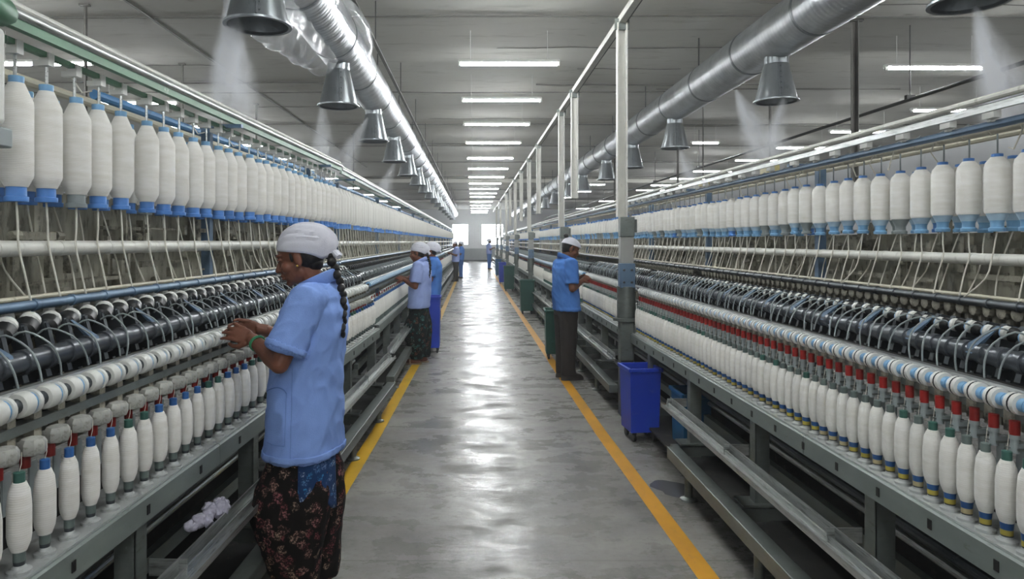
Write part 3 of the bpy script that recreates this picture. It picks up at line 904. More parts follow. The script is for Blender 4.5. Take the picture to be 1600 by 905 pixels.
    # small repeated fittings
    if near:
        q = MB(); q.box((0, 0, 0), (.004, .018, .03)); slot = q.mesh('rail_slot', M['dark'], smooth=False)
        q = MB(); q.box((0, 0, 0), (.03, .06, .034)); q.box((sd * .02, .02, -.012), (.03, .02, .03)); cbx = q.mesh('creel_box', M['white_plastic'], smooth=False)
        yy = F.y0 + .2
        while yy < F.y1:
            link('rail_slot', slot, root, (sd * -.0505, yy, .705))
            if sd > 0 and yy > 2: link('creel_box', cbx, root, (sd * (t + .035), yy + rr.uniform(-.05, .05), tz - .0))
            yy += .39 if sd < 0 else .27
    n = int((F.y1 - F.y0 - .06) / F.pitch)
    if near:
        k = F.pitch / .075
        s = MB()
        if sd < 0:
            s.lathe([(.018, -.048), (.020, -.03), (.020, -.028), (.031, -.027), (.034, -.02), (.034, .006), (.031, .012), (.028, .014), (.028, .022), (.033, .024), (.033, .036), (.022, .040), (.018, .048)], 18, (0, 0, 0), 'y', mis=[1, 1, 0, 0, 0, 0, 2, 2, 0, 0, 0, 1])
        else:
            s.lathe([(.019, -.036), (.019, -.018), (.029, -.017), (.030, -.003), (.024, -.002), (.024, .002), (.030, .003), (.029, .017), (.019, .018), (.019, .036)], 18, (0, 0, 0), 'y', mis=[2, 0, 0, 1, 1, 1, 0, 0, 2])
        roll = s.mesh('drafting_roller', [M['white_plastic'], M['dark_steel'], M['blue_light']])
        roll_w = None
        q = 1.45 if sd < 0 else 1.05
        s = MB(); s.lathe([(.012 * q, -.036 * q), (.016 * q, -.033 * q), (.021 * q, -.028 * q), (.0235 * q, -.004 * q), (.016 * q, 0), (.017 * q, .004 * q), (.021 * q, .008 * q), (.021 * q, .018 * q), (.016 * q, .026 * q), (.009 * q, .029 * q)], 14, (0, 0, 0), 'y', mis=[0, 0, 0, 0, 1, 1, 1, 2, 1]) 
        blk = s.mesh('cradle_roller', [M['black'], M['white_plastic'], M['blue_light']])
        s = MB()
        s.box((sd * .0, 0, 0), (.05, .018, .17)); s.box((sd * -.03, 0, -.06), (.06, .022, .035)); s.box((sd * .02, 0, .075), (.08, .026, .03))
        arm = s.mesh('weighting_arm', M['dark_steel'], smooth=False)
        s = MB(); s.tube(smooth_path([(sd * .07, .0, .015), (sd * .03, .004, .035), (sd * -.03, .012, .0), (sd * -.055, .016, -.05), (sd * -.06, .018, -.10)], 3), .0032 if sd < 0 else .0030, 6)
        wire = s.mesh('guide_wire', M['grey_plastic'])
        s = MB(); s.lathe([(.013, 0), (.013, .038)], 12); red = s.mesh('red_suction_tube', M['red'])
        s = MB(); s.lathe([(.012, -.05), (.010, -.012), (.0135, -.012), (.0135, 0)], 12); s.box((sd * .025, 0, -.03), (.05, .02, .014)); hold = s.mesh('tube_holder', M['grey_plastic'])
        s = MB(); s.lathe([(.012, 0), (.027, .004), (.030, .012), (.030, .03), (.024, .04), (.008, .044)], 8); s.box((sd * .03, 0, .02), (.04, .04, .028)); head = s.mesh('thread_guide_cap', M['head_grey'])
        s = MB(); s.box((sd * .01, 0, 0), (.07, .028, .006)); s.tube([(sd * -.025, 0, .0), (sd * -.04, .005, .004), (sd * -.05, 0, .008)], .002, 5); lap = s.mesh('lappet', M['post'], smooth=False)
        s = MB(); s.box((sd * .0, 0, 0), (.006, .03, .11)); sep_ = s.mesh('separator_plate', M['grey_plastic'], smooth=False)
        s = MB(); s.lathe([(.014, -.022), (.026, -.018), (.028, 0), (.022, .012), (.012, .016)], 10, (0, 0, 0), 'x'); s.box((sd * .02, 0, -.03), (.02, .02, .06)); horn = s.mesh('condenser', M['white_plastic'] if sd < 0 else M['clutter'])
        fin = MB(); fin.add([(sd * -.02, -.02, .03), (sd * -.02, .02, .03), (sd * -.03, .02, -.0), (sd * -.03, -.02, 0), (sd * .06, -.006, .085), (sd * .06, .006, .085)], [(0, 1, 2, 3), (0, 4, 5, 1), (0, 3, 4), (1, 5, 2), (3, 2, 5, 4)])
        finm = fin.mesh('pipe_saddle', M['bluegrey'])
        st = MB(); st.box((0, 0, 0), (.03, .03, .09)); stm = st.mesh('roller_stand', M['clutter'], smooth=False)
        for i in range(n):
            y = F.y0 + .05 + i * F.pitch
            if sd > 0 and abs(y - 6.2) < .12: continue
            j = lambda a: rr.uniform(-a, a)
            link('drafting_roller', roll, root, (sd * P['roll'], y, P['rollz']), (0, 0, 0))
            link('roller_stand', stm, root, (sd * (P['roll'] + (.01 if sd < 0 else .075)), y + F.pitch / 2, P['rollz'] - .06))
            link('weighting_arm', arm, root, (sd * (P['pipe'] + .075), y + F.pitch * .5, P['pipez'] + .0), (0, sd * .25, 0))
            link('cradle_roller', blk, root, (sd * P['blk'], y, P['blkz'] + j(.003)), (j(.12) + (.35 if sd < 0 else .1), 0, (.35 if sd < 0 else .2) + j(.1)))
            link('guide_wire', wire, root, (sd * (P['pipe'] + .0), y + j(.006), P['pipez'] + .045), (j(.25), j(.15), j(.35)))
            link('condenser', horn, root, (sd * (P['bar'] + .02), y + F.pitch * .4, P['barz'] - .03), (0, 0, j(.2)))
            if sd < 0:
                link('thread_guide_cap', head, root, (sd * .035, y + j(.003), 1.018 + j(.003)), (0, 0, j(.12))).scale = (1.12, 1.12, 1.12)
                link('red_suction_tube', red, root, (sd * .055, y, .983))
                link('separator_plate', sep_, root, (sd * .07, y + F.pitch / 2, .93))
            else:
                link('red_suction_tube', red, root, (sd * .022, y, 1.050))
                link('tube_holder', hold, root, (sd * .022, y, 1.050))
                link('lappet', lap, root, (sd * .045, y, 1.012 + j(.002)), (0, 0, j(.1)))
                link('separator_plate', sep_, root, (sd * .13, y + F.pitch / 2, .93))
            if i % 4 == 1:
                link('pipe_saddle', finm, root, (sd * P['pipe'], y + F.pitch / 2, P['pipez']))
    else:
        b1 = MB(); b2 = MB(); b3 = MB(); b4 = MB()
        ymax = 24
        for i in range(n):
            y = F.y0 + .05 + i * F.pitch
            if y > ymax: break
            b1.lathe([(.019, -.03), (.03, -.02), (.03, .018), (.02, .02)], 8, (sd * P['roll'], y, P['rollz']), 'y', mis=[1, 0, 0])
            b2.lathe([(.022, -.028), (.022, .02)], 6, (sd * P['blk'], y, P['blkz']), 'y')
            b2.box((sd * (P['pipe'] + .07), y + F.pitch / 2, P['pipez']), (.05, .018, .17))
            if i % 2: b3.box((sd * (.075 if sd < 0 else .10), y, .995 if sd < 0 else 1.03), (.011, .011, .028))
            b4.tube([(sd * (P['pipe'] + .07), y, P['pipez'] + .06), (sd * (P['pipe'] - .03), y + .01, P['pipez'] + .045), (sd * (P['pipe'] - .06), y + .015, P['pipez'] - .05)], .004, 4)
        tag(b1.build('roller_row', [M['white_plastic'], M['blue_light']], root), kind='stuff')
        tag(b2.build('cradle_row', M['black'], root), kind='stuff')
        tag(b3.build('suction_tube_row', M['red'], root, smooth=False), kind='stuff')
        tag(b4.build('guide_wire_row', M['grey_plastic'], root), kind='stuff')

PL = dict(roll=.06, rollz=1.15, pipe=.16, pipez=1.235, blk=.26, blkz=1.32, bar=.34, barz=1.37, wp=.41, wpz=1.555, rov=.39, rovb=1.71, rovt=2.12, top=.34, topz=2.25, spine=.62, spine_top=1.78, post0=.96, up0=.6, top0=2.02)
PR = dict(roll=.03, rollz=1.135, pipe=.12, pipez=1.230, blk=.19, blkz=1.292, bar=.585, barz=1.332, wp=.665, wpz=1.505, rov=.64, rovb=1.62, rovt=1.93, top=.50, topz=2.07, spine=.95, spine_top=1.62, post0=.05, up0=.9, tracks=[(1.37, 4.6), (6.4, 9.05)], beams=[(1.37, 4.45), (6.35, 9.05)], gaps=[(4.4, 6.4)])
PLF = dict(PL); PLF.pop('top0')
PRF = dict(PR); [PRF.pop(q) for q in ('tracks', 'beams', 'gaps')]
FLN = Frame('a', 'nearest grey and green spinning frame along the left of the aisle', -1, 1.20, -.04, 1.25, 6.5, .10, True, PL)
FRN = Frame('b', 'nearest grey spinning frame along the right of the aisle', 1, 1.46, 0, 1.37, 9.05, .075, True, PR)
FLF = Frame('c', 'long spinning frame farther down the left of the aisle', -1, .985, .0, 6.75, 46, .10, False, PLF)
FRF = Frame('d', 'long spinning frame farther down the right of the aisle', 1, 1.46, 0, 9.2, 46, .075, False, PRF)
for F in (FLN, FRN, FLF, FRF):
    make_frame(F)
# end block of the near left creel
b = MB(); b.box((-.36, 2.03, 2.08), (.10, .10, .30)); b.build('creel_end_block', M['white_plastic'], FLN.root, bevel=.02)
b = MB(); b.box((-.36, 2.03, 1.895), (.12, .12, .06)); b.build('creel_end_foot', M['grey_plastic'], FLN.root, bevel=.006)
b = MB(); b.lathe([(.05, 1.96), (.055, 2.0), (.045, 2.09), (.03, 2.12)], 16, (-.335, 0, 2.285), 'y'); b.build('creel_end_cap', M['green_paint'], FLN.root)
# hangers of the near creels
hb = MB(); hb.box((0, 0, .0), (.036, .032, .045)); hb.box((-.02, .0, -.012), (.05, .02, .02)); HB = hb.mesh('bobbin_hanger', M['white_plastic'], smooth=False)
hr = MB(); hr.tube([(0, 0, -.02), (0, 0, -.10)], .0055, 8); HR = hr.mesh('hanger_spindle', M['alu'])
hk = MB(); hk.tube([(0, 0, -.12), (0, 0, -.03), (.012, 0, .0), (.012, .004, .022), (0, .006, .034), (-.016, .006, .022), (-.018, 0, -.01)], .0035, 6); HK = hk.mesh('hanger_hook', M['grey_plastic'])
hl = MB(); hl.tube([(-.02, 0, .0), (-.035, .01, -.04), (-.01, .03, -.09), (.02, .045, -.08)], .003, 6); HL = hl.mesh('loose_end', M['strand'])

# ------------------------------------------------------------------ bobbins
RV = random.Random(11)
def roving_parts(rad, zb, zt, cup_m, col_m, style):
    h = zt - zb
    out = []
    s = MB()
    if style == 'L':
        s.lathe([(rad * .66, .048), (rad * .97, .080), (rad, .09), (rad * 1.0, h - .095), (rad * .97, h - .08), (rad * .48, h - .022)], 24)
    else:
        s.lathe([(rad * .93, .072), (rad, .084), (rad, h - .055), (rad * .9, h - .035), (rad * .5, h - .012)], 24)
    out.append(('yarn_package', s.mesh('yarn_package', M['wound'])))
    s = MB(); s.lathe([(rad * .42, h - .034), (rad * .46, h - .012), (rad * .46, h), (rad * .25, h + .002)], 16)
    out.append(('top_collar', s.mesh('top_collar', col_m)))
    s = MB()
    if style == 'L':
        s.lathe([(rad * .70, 0), (rad * .72, .004), (rad * .72, .016), (rad * .60, .018), (rad * .60, .052)], 18)
    else:
        s.lathe([(rad * .62, 0), (rad * .66, .004), (rad * .66, .014), (rad * .52, .018), (rad * .52, .036), (rad * .60, .044), (rad * .95, .080), (rad * .9, .09)], 18, mis=[0, 0, 0, 0, 0, 1, 1])
    out.append(('base_cup', s.mesh('base_cup', [cup_m, M['cone_pale'] if cup_m is not M['grey_plastic'] else M['grey_plastic']])))
    return out
def strand_mesh(F, dz_pipe, dz_bar, dx_pipe, dx_bar, k):
    sd = F.side
    a, b_ = RV.uniform(-.03, .03), RV.uniform(-.035, .035) + (.07 if k == 4 else 0)
    s = MB()
    s.tube(smooth_path([(0, 0, .005), (sd * dx_pipe * .6, a * .5, dz_pipe * .5), (sd * dx_pipe, a, dz_pipe + .01), (sd * (dx_pipe * .5 + dx_bar * .5), a * 1.05, dz_pipe * .55 + dz_bar * .45), (sd * dx_bar, a + b_, dz_bar)], 3), .0036 if sd < 0 else .0032, 6)
    return s.mesh('roving_strand', M['strand'])

def roving_rows(F, ys, depth, rad, style, start_n, where, group, detail, row):
    P = F.P
    zb, zt = P['rovb'], P['rovt']
    key = (F.side, style)
    if style == 'L':
        variants = [(M['blue'], M['blue_light'])] * 8 + [(M['grey_plastic'], M['blue_light'])]
    else:
        variants = [(M['blue_light'], M['blue'])] * 5 + [(M['grey_plastic'], M['blue'])] * 2 + [(M['blue'], M['white_plastic'])]
    protos = {}
    strands = [strand_mesh(F, P['wpz'] - zb, P['barz'] + .01 - zb, (P['wp'] - .03 - P['rov']) if depth == 0 else -.03, (P['bar'] - P['rov']) if depth == 0 else -.08, i) for i in range(5)]
    single = {}
    for i, y in enumerate(ys):
        vi = RV.randrange(len(variants))
        cm, lm = variants[vi]
        z = zb + RV.uniform(-.006, .006)
        p = F.W(P['rov'] + depth + RV.uniform(-.006, .006), y + RV.uniform(-.004, .004), z)
        cname = 'grey' if cm is M['grey_plastic'] else 'blue'
        lab = 'white roving bobbin with %s cup, %s along the %s' % (cname, ordinal(start_n + i), where)
        if detail:
            if vi not in protos:
                protos[vi] = roving_parts(rad, zb, zt, cm, lm, style)
            root = thing('roving_bobbin', lab, 'bobbin', p, RV.uniform(0, 6.28), group)
            for nm, me in protos[vi]:
                link(nm, me, root)
            st = link('roving_strand', strands[RV.randrange(5)], root); st.rotation_euler = (0, 0, -root.rotation_euler[2] + F.rz)
        else:
            if vi not in single:
                s = MB(); h = zt - zb
                s.lathe([(rad * .66, 0), (rad * .6, .02), (rad * .6, .05), (rad, .09), (rad, h - .08), (rad * .5, h - .03), (rad * .45, h)], 12, mis=[1, 1, 2 if style == 'L' else 1, 0, 0, 2])
                single[vi] = s.mesh('roving_bobbin', [M['yarn'], cm, lm if style != 'L' else M['yarn']])
            o = link('roving_bobbin', single[vi], None, p, (0, 0, F.rz))
            tag(o, lab, 'bobbin', group)
def hangers(F, ys):
    P = F.P
    for y in ys:
        if F.side < 0:
            link('bobbin_hanger', HB, F.root, (-P['rov'], y, P['rovt'] + .095)); link('hanger_spindle', HR, F.root, (-P['rov'], y, P['rovt'] + .09))
            if RV.random() < .3: link('loose_end', HL, F.root, (-P['rov'] + .02, y, P['rovt'] + .11))
        else:
            link('hanger_hook', HK, F.root, (P['rov'], y, P['rovt'] + .11), (0, 0, RV.uniform(-.5, .5)))
            if RV.random() < .5: link('loose_end', HL, F.root, (P['rov'] - .02, y, P['rovt'] + .09), (0, 0, RV.uniform(-1, 1)))

RP = .156
ysL = [2.22 + RP * i + (.05 if i >= 5 else 0) for i in range(28) if 2.22 + RP * i + .05 < 6.5]
ysR = [2.58 + RP * i for i in range(42) if 2.58 + RP * i < 9.0]
roving_rows(FLN, ysL, 0, .050, 'L', 1, 'front row of the near left creel', 'roving bobbins in the near left creel front row', True, 0)
roving_rows(FLN, [y + RP / 2 for y in ysL], .13, .048, 'L', 1, 'back row of the near left creel', 'roving bobbins in the near left creel back row', True, 1)
roving_rows(FRN, ysR, 0, .0445, 'R', 1, 'front row of the near right creel', 'roving bobbins in the near right creel front row', True, 0)
roving_rows(FRN, [y + RP / 2 for y in ysR[:-1]], .13, .044, 'R', 1, 'back row of the near right creel', 'roving bobbins in the near right creel back row', True, 1)
hangers(FLN, ysL); hangers(FRN, ysR)
NF = 80
ysLF = [6.85 + RP * i for i in range(NF)]
ysRF = [9.3 + RP * i for i in range(NF)]
roving_rows(FLF, ysLF, 0, .050, 'L', 1, 'farther left creel past the near frame', 'roving bobbins in the farther left creel', False, 0)
roving_rows(FRF, ysRF, 0, .0445, 'R', 1, 'farther right creel', 'roving bobbins in the farther right creel', False, 0)
def far_roving(F, y0, y1, rad, label):
    s = MB(); P = F.P; h = P['rovt'] - P['rovb']
    y = y0
    while y < y1:
        s.lathe([(rad * .6, 0), (rad * .6, .05), (rad, .09), (rad, h - .08), (rad * .45, h)], 6, (F.side * P['rov'], y, P['rovb']), mis=[1, 0, 0, 0])
        y += RP
    o = s.build('roving_bobbin_row', [M['yarn'], M['blue']], None, (F.side * F.X, 0, 0))
    tag(o, label, 'bobbins', None, 'stuff')
far_roving(FLF, ysLF[-1] + RP, 45.9, .05, 'distant white roving bobbins of the left creel towards the windows')
far_roving(FRF, ysRF[-1] + RP, 45.9, .0445, 'distant white roving bobbins of the right creel towards the windows')
# strands under the farther creels
for F, ys in ((FLF, ysLF), (FRF, ysRF)):
    s = MB(); P = F.P
    for y in ys:
        a, b_ = RV.uniform(-.05, .05), RV.uniform(-.05, .05)
        s.tube([(F.side * P['rov'], y, P['rovb']), (F.side * (P['wp'] - .03), y + a, P['wpz']), (F.side * P['bar'], y + a + b_, P['barz'])], .004, 4)
    tag(s.build('strand_row', M['strand'], F.root), kind='stuff')

def cop_parts(r, tip, bands, tall):
    h = .25
    out = []
    s = MB()
    s.lathe([(r * .62, .055), (r * .9, .075), (r, .095), (r, .165), (r * .86, .205), (r * .55, .226)], 18)
    out.append(('yarn_package', s.mesh('yarn_package', M['wound'])))
    s = MB(); s.lathe([(r * .46, .222), (r * .46, h), (r * .3, h + .002)], 12); out.append(('tube_tip', s.mesh('tube_tip', tip)))
    s = MB()
    if bands:
        s.lathe([(r * .55, .018), (r * .55, .022), (r * .56, .036), (r * .56, .037), (r * .62, .056)], 14, mis=[1, 0, 0, 2])
        out.append(('tube_foot', s.mesh('tube_foot', [bands, M['dark_steel'], M['blue_tube']])))
    else:
        s.lathe([(r * .42, .014), (r * .5, .03), (r * .5, .058)], 14, mis=[1, 0])
        out.append(('tube_foot', s.mesh('tube_foot', [M['grey_tube'], M['dark_steel']])))
    s = MB(); s.lathe([(r * 1.0, 0), (r * 1.0, .008), (r * .62, .012), (r * .5, .02)], 14); out.append(('spindle_base', s.mesh('spindle_base', M['rail_top'])))
    s = MB(); s.tube([(0, 0, .25), (.004, .002, .27), (.006, .0, .30)], .0009, 5); out.append(('thread', s.mesh('thread', M['strand'])))
    return out
VAR_L = [cop_parts(.029, M['blue_tube'], None, 0), cop_parts(.0285, M['green_tube'], None, 0), cop_parts(.0265, M['blue_tube'], None, 0)]
VAR_R = [cop_parts(.0275, M['green_tube'], M['yellow_band'], 0), cop_parts(.027, M['grey_tube'], M['cream_band'], 0), cop_parts(.0265, M['grey_tube'], M['yellow_band'], 0)]
def cops(F, detail, count, where, group):
    y = F.y0 + .05
    single = []
    for r, tip, foot in ((.029, M['blue_tube'], M['grey_tube']), (.027, M['grey_tube'], M['green_tube'])):
        s = MB(); s.lathe([(r * .6, 0), (r * .5, .05), (r, .09), (r, .17), (r * .5, .225), (r * .45, .25)], 10, mis=[1, 0, 0, 0, 2])
        single.append(s.mesh('yarn_bobbin', [M['yarn'], foot, tip]))
    for i in range(count):
        if y > F.y1 - .03: break
        if F is FRN and abs(y - 6.2) < .12:
            y += F.pitch
            continue
        p = F.W(RV.uniform(-.002, .002), y, .755)
        if detail:
            V = VAR_L if F.side < 0 else VAR_R
            v = RV.randrange(3)
            tipn = ['blue', 'green', 'blue'][v] if F.side < 0 else ['green', 'grey', 'grey'][v]
            root = thing('yarn_bobbin', 'slim white yarn bobbin with %s tip, %s along the %s' % (tipn, ordinal(i + 1), where), 'bobbin', p, 0, group)
            hs = 1 + RV.uniform(-.015, .03)
            for nm, me in V[v]:
                o = link(nm, me, root)
                if nm == 'yarn_package': o.rotation_euler = (0, 0, RV.uniform(0, 6)); o.scale = (RV.uniform(.93, 1.03),) * 2 + (1,)
        else:
            o = link('yarn_bobbin', single[0 if F.side < 0 else 1], None, p)
            tag(o, 'slim white yarn bobbin, %s along the %s' % (ordinal(i + 1), where), 'bobbin', group)
        y += F.pitch
    return y
cops(FLN, True, 60, 'near left spindle rail', 'yarn bobbins on the near left spindle rail')
cops(FRN, True, 110, 'near right spindle rail', 'yarn bobbins on the near right spindle rail')
yl = cops(FLF, False, 82, 'farther left spindle rail', 'yarn bobbins on the farther left spindle rail')
yr = cops(FRF, False, 66, 'farther right spindle rail', 'yarn bobbins on the farther right spindle rail')
for F, y0, lab in ((FLF, yl, 'distant white yarn bobbins on the left spindle rail'), (FRF, yr, 'distant white yarn bobbins on the right spindle rail')):
    s = MB(); y = y0
    while y < 45.9:
        s.lathe([(.016, 0), (.028, .09), (.028, .17), (.012, .25)], 5, (0, y, .755))
        y += F.pitch
    tag(s.build('yarn_bobbin_row', M['yarn'], None, (F.side * F.X, 0, 0)), lab, 'bobbins', None, 'stuff')

# ------------------------------------------------------------------ bins
def bin_(name, label, x, y, rz, w, d, h, m, wheels, lid=False):
    root = thing(name, label, 'bin', (x, y, 0), rz)
    z0 = .075 if wheels else .0
    s = MB()
    t = .91
    def ring(k, z, inset=0):
        a, c = w / 2 * k - inset, d / 2 * k - inset
        return [(-a, -c, z), (a, -c, z), (a, c, z), (-a, c, z)]
    rings = [ring(t, z0), ring(1, h), ring(1, h, .008), ring(t, z0 + .01, .008)]
    vs = [p for r in rings for p in r]
    fs = [(0, 1, 2, 3), (12, 13, 14, 15)]
    for i in range(3):
        for k in range(4):
            fs.append((i * 4 + k, i * 4 + (k + 1) % 4, i * 4 + 4 + (k + 1) % 4, i * 4 + 4 + k))
    s.add(vs, fs)
    bb = s.build('bin_body', m, root, smooth=False, bevel=.012)
    s = MB()
    for sx in (-1, 1): s.box((sx * (w / 2 + .004), 0, h - .012), (.022, d + .03, .03))
    for sy in (-1, 1): s.box((0, sy * (d / 2 + .004), h - .012), (w - .014, .022, .03))
    s.build('rim', m, root, smooth=False, bevel=.006)
    if wheels:
        for sx in (-1, 1):
            for sy in (-1, 1):
                s = MB(); s.lathe([(.03, -.012), (.034, -.006), (.034, .006), (.03, .012)], 14, (sx * w * .32, sy * d * .32, .034), 'x'); s.box((sx * w * .32, sy * d * .32, .066), (.034, .03, .02))
                s.build('caster', M['black'], bb)
    return root
bin_('waste_bin', 'bright blue plastic waste bin on casters beside the right machine', 1.335, 5.48, .10, .25, .27, .58, M['blue_bin'], True)
bin_('waste_bin', 'teal blue plastic bin tucked under the right machine behind bright blue one', 1.575, 4.95, 0, .20, .3, .50, M['teal_bin'], False)
bin_('waste_bin', 'dark green bin standing behind the legs of the man in the cap', 1.10, 9.25, -.05, .27, .36, .66, M['green_bin'], True)
bin_('waste_bin', 'dark green wheeled bin by the orange line, next past the man', 1.16, 14.9, 0, .30, .36, .74, M['green_bin'], True)
bin_('waste_bin', 'teal green wheeled bin farther down the right line, third of the green ones', 1.12, 21.6, 0, .33, .36, .80, M['green_bin'], True)
bin_('waste_bin', 'blue wheeled bin just past the farthest green bin', 1.06, 25.2, 0, .26, .36, .80, M['blue_bin'], True)
bin_('waste_bin', 'farthest blue bin on the right near the windows', 1.10, 30.5, 0, .26, .36, .78, M['teal_bin'], True)
bin_('waste_bin', 'tall blue bin on casters behind the second woman', -.58, 9.75, 0, .21, .3, .80, M['blue_bin'], True)

# small yellow blower box on the far creel
for i, (x, y, z) in enumerate([(3.6, 8.3, 2.45), (4.0, 11.9, 2.58)]):
    s = MB(); s.box((0, 0, 0), (.16, .2, .10)); s.lathe([(.05, -.16), (.05, -.09)], 12, (0, 0, 0), 'y'); bx = s.build('blower_box', M['yellow_box'], None, (x, y, z), smooth=False, bevel=.008)
    s = MB(); s.tube([(0, 0, .05), (0, 0, ZC - z)], .01, 6); s.build('drop_rod', M['conduit'], bx)
    tag(bx, 'small yellow blower box over the machines behind right creel, %s' % ('nearer' if i == 0 else 'farther'), 'blower')

# ------------------------------------------------------------------ people
def remesh(b, name, mats, voxel, it=3, fac=.5, fold=None):
    me = b.mesh(name + '_raw', mats, smooth=False)
    o = bpy.data.objects.new('tmp', me); COL.objects.link(o)
    r = o.modifiers.new('r', 'REMESH'); r.mode = 'VOXEL'; r.voxel_size = voxel; r.use_smooth_shade = True
    if it:
        q = o.modifiers.new('s', 'SMOOTH'); q.factor = fac; q.iterations = it
    dg = bpy.context.evaluated_depsgraph_get()
    out = bpy.data.meshes.new_from_object(o.evaluated_get(dg))
    bpy.data.objects.remove(o); bpy.data.meshes.remove(me)
    out.name = name
    if fold:
        n = len(out.vertices)
        co = np.empty(n * 3); no = np.empty(n * 3)
        out.vertices.foreach_get('co', co); out.vertices.foreach_get('normal', no)
        co = co.reshape(-1, 3); no = no.reshape(-1, 3)
        d = np.array([fold(p) for p in co])
        co += no * d[:, None]
        out.vertices.foreach_set('co', co.ravel())
        out.update()
    out.polygons.foreach_set('use_smooth', [True] * len(out.polygons))
    if not out.materials:
        out.materials.append(mats)
    return out

def hand(b, wrist, d, nrm, thumb_side, curl, s=1.0, pinch=True):
    d = Vector(d).normalized(); nrm = Vector(nrm); nrm = (nrm - d * nrm.dot(d)).normalized()
    a = d.cross(nrm).normalized() * thumb_side          # towards the thumb
    w = Vector(wrist)
    m3 = Matrix((d, a, nrm)).transposed()
    b.ell(w + d * .045 * s, (.052 * s, .036 * s, .015 * s), m3, 14, 10)
    b.ell(w + d * .03 * s + a * .02 * s + nrm * .006, (.03 * s, .017 * s, .015 * s), m3, 12, 8)
    b.tube([w - d * .03, w + d * .02 * s], [.025 * s, .024 * s], 12)
    L = [.072, .080, .074, .058]
    for i in range(4):
        base = w + d * (.082 - .004 * abs(i - 1)) * s + a * (.029 - .0195 * i) * s
        ang = .25
        p = base
        pts = [p - d * .02 * s]; rd = [.0095 * s]
        sp = a * (.16 - .11 * i)
        cc = curl * (1.0 + .18 * i)
        for k, fr in enumerate((.45, .31, .24)):
            dd = (d * cos(ang) + nrm * sin(ang) + sp).normalized()
            pts.append(p); rd.append((.0092 - .0011 * k) * s)
            p = p + dd * L[i] * fr * s
            ang += cc * (.75 if k == 0 else .55)
        pts.append(p); rd.append(.0062 * s)
        b.caps(pts, rd, 10)
    base = w + d * .02 * s + a * .026 * s
    p1 = base + (d * .6 + a * .55 + nrm * .35).normalized() * .036 * s
    p2 = p1 + (d * .85 + a * .1 + nrm * .45).normalized() * .034 * s
    p3 = p2 + (d * .9 - a * .15 + nrm * .4).normalized() * .026 * s
    b.caps([base, p1, p2, p3], [.014 * s, .0115 * s, .0098 * s, .0078 * s], 10)

def ik(sh, wr, l1, l2, hint):
    sh, wr = Vector(sh), Vector(wr)
    v = wr - sh
    d = min(v.length, (l1 + l2) * .999)
    v.normalize()
    a = (l1 * l1 - l2 * l2 + d * d) / (2 * d)
    h = sqrt(max(0, l1 * l1 - a * a))
    hint = Vector(hint); hint = (hint - v * hint.dot(v)).normalized()
    return sh + v * a + hint * h, sh + v * d

def fold_fn(amp, seed, fx=9, fz=3):
    o = Vector((seed * 3.1, seed * 1.7, seed * .9))
    def f(p):
        q = Vector((p[0] * fx, p[1] * fx, p[2] * fz)) + o
        n = noise.noise(q)
        m = noise.noise(Vector((p[0] * 7 + p[2] * 9, p[1] * 7 - p[2] * 6, p[2] * 8)) + o)
        ridge = 1 - abs(n) * 2
        w_ = noise.noise(Vector((p[0] * 16 + p[2] * 5, p[1] * 16 - p[2] * 7, p[2] * 11 + p[0] * 8)) + o * 2)
        return amp * (ridge * .5 + m * .55 + (1 - 2.4 * abs(w_)) * .34)
    return f

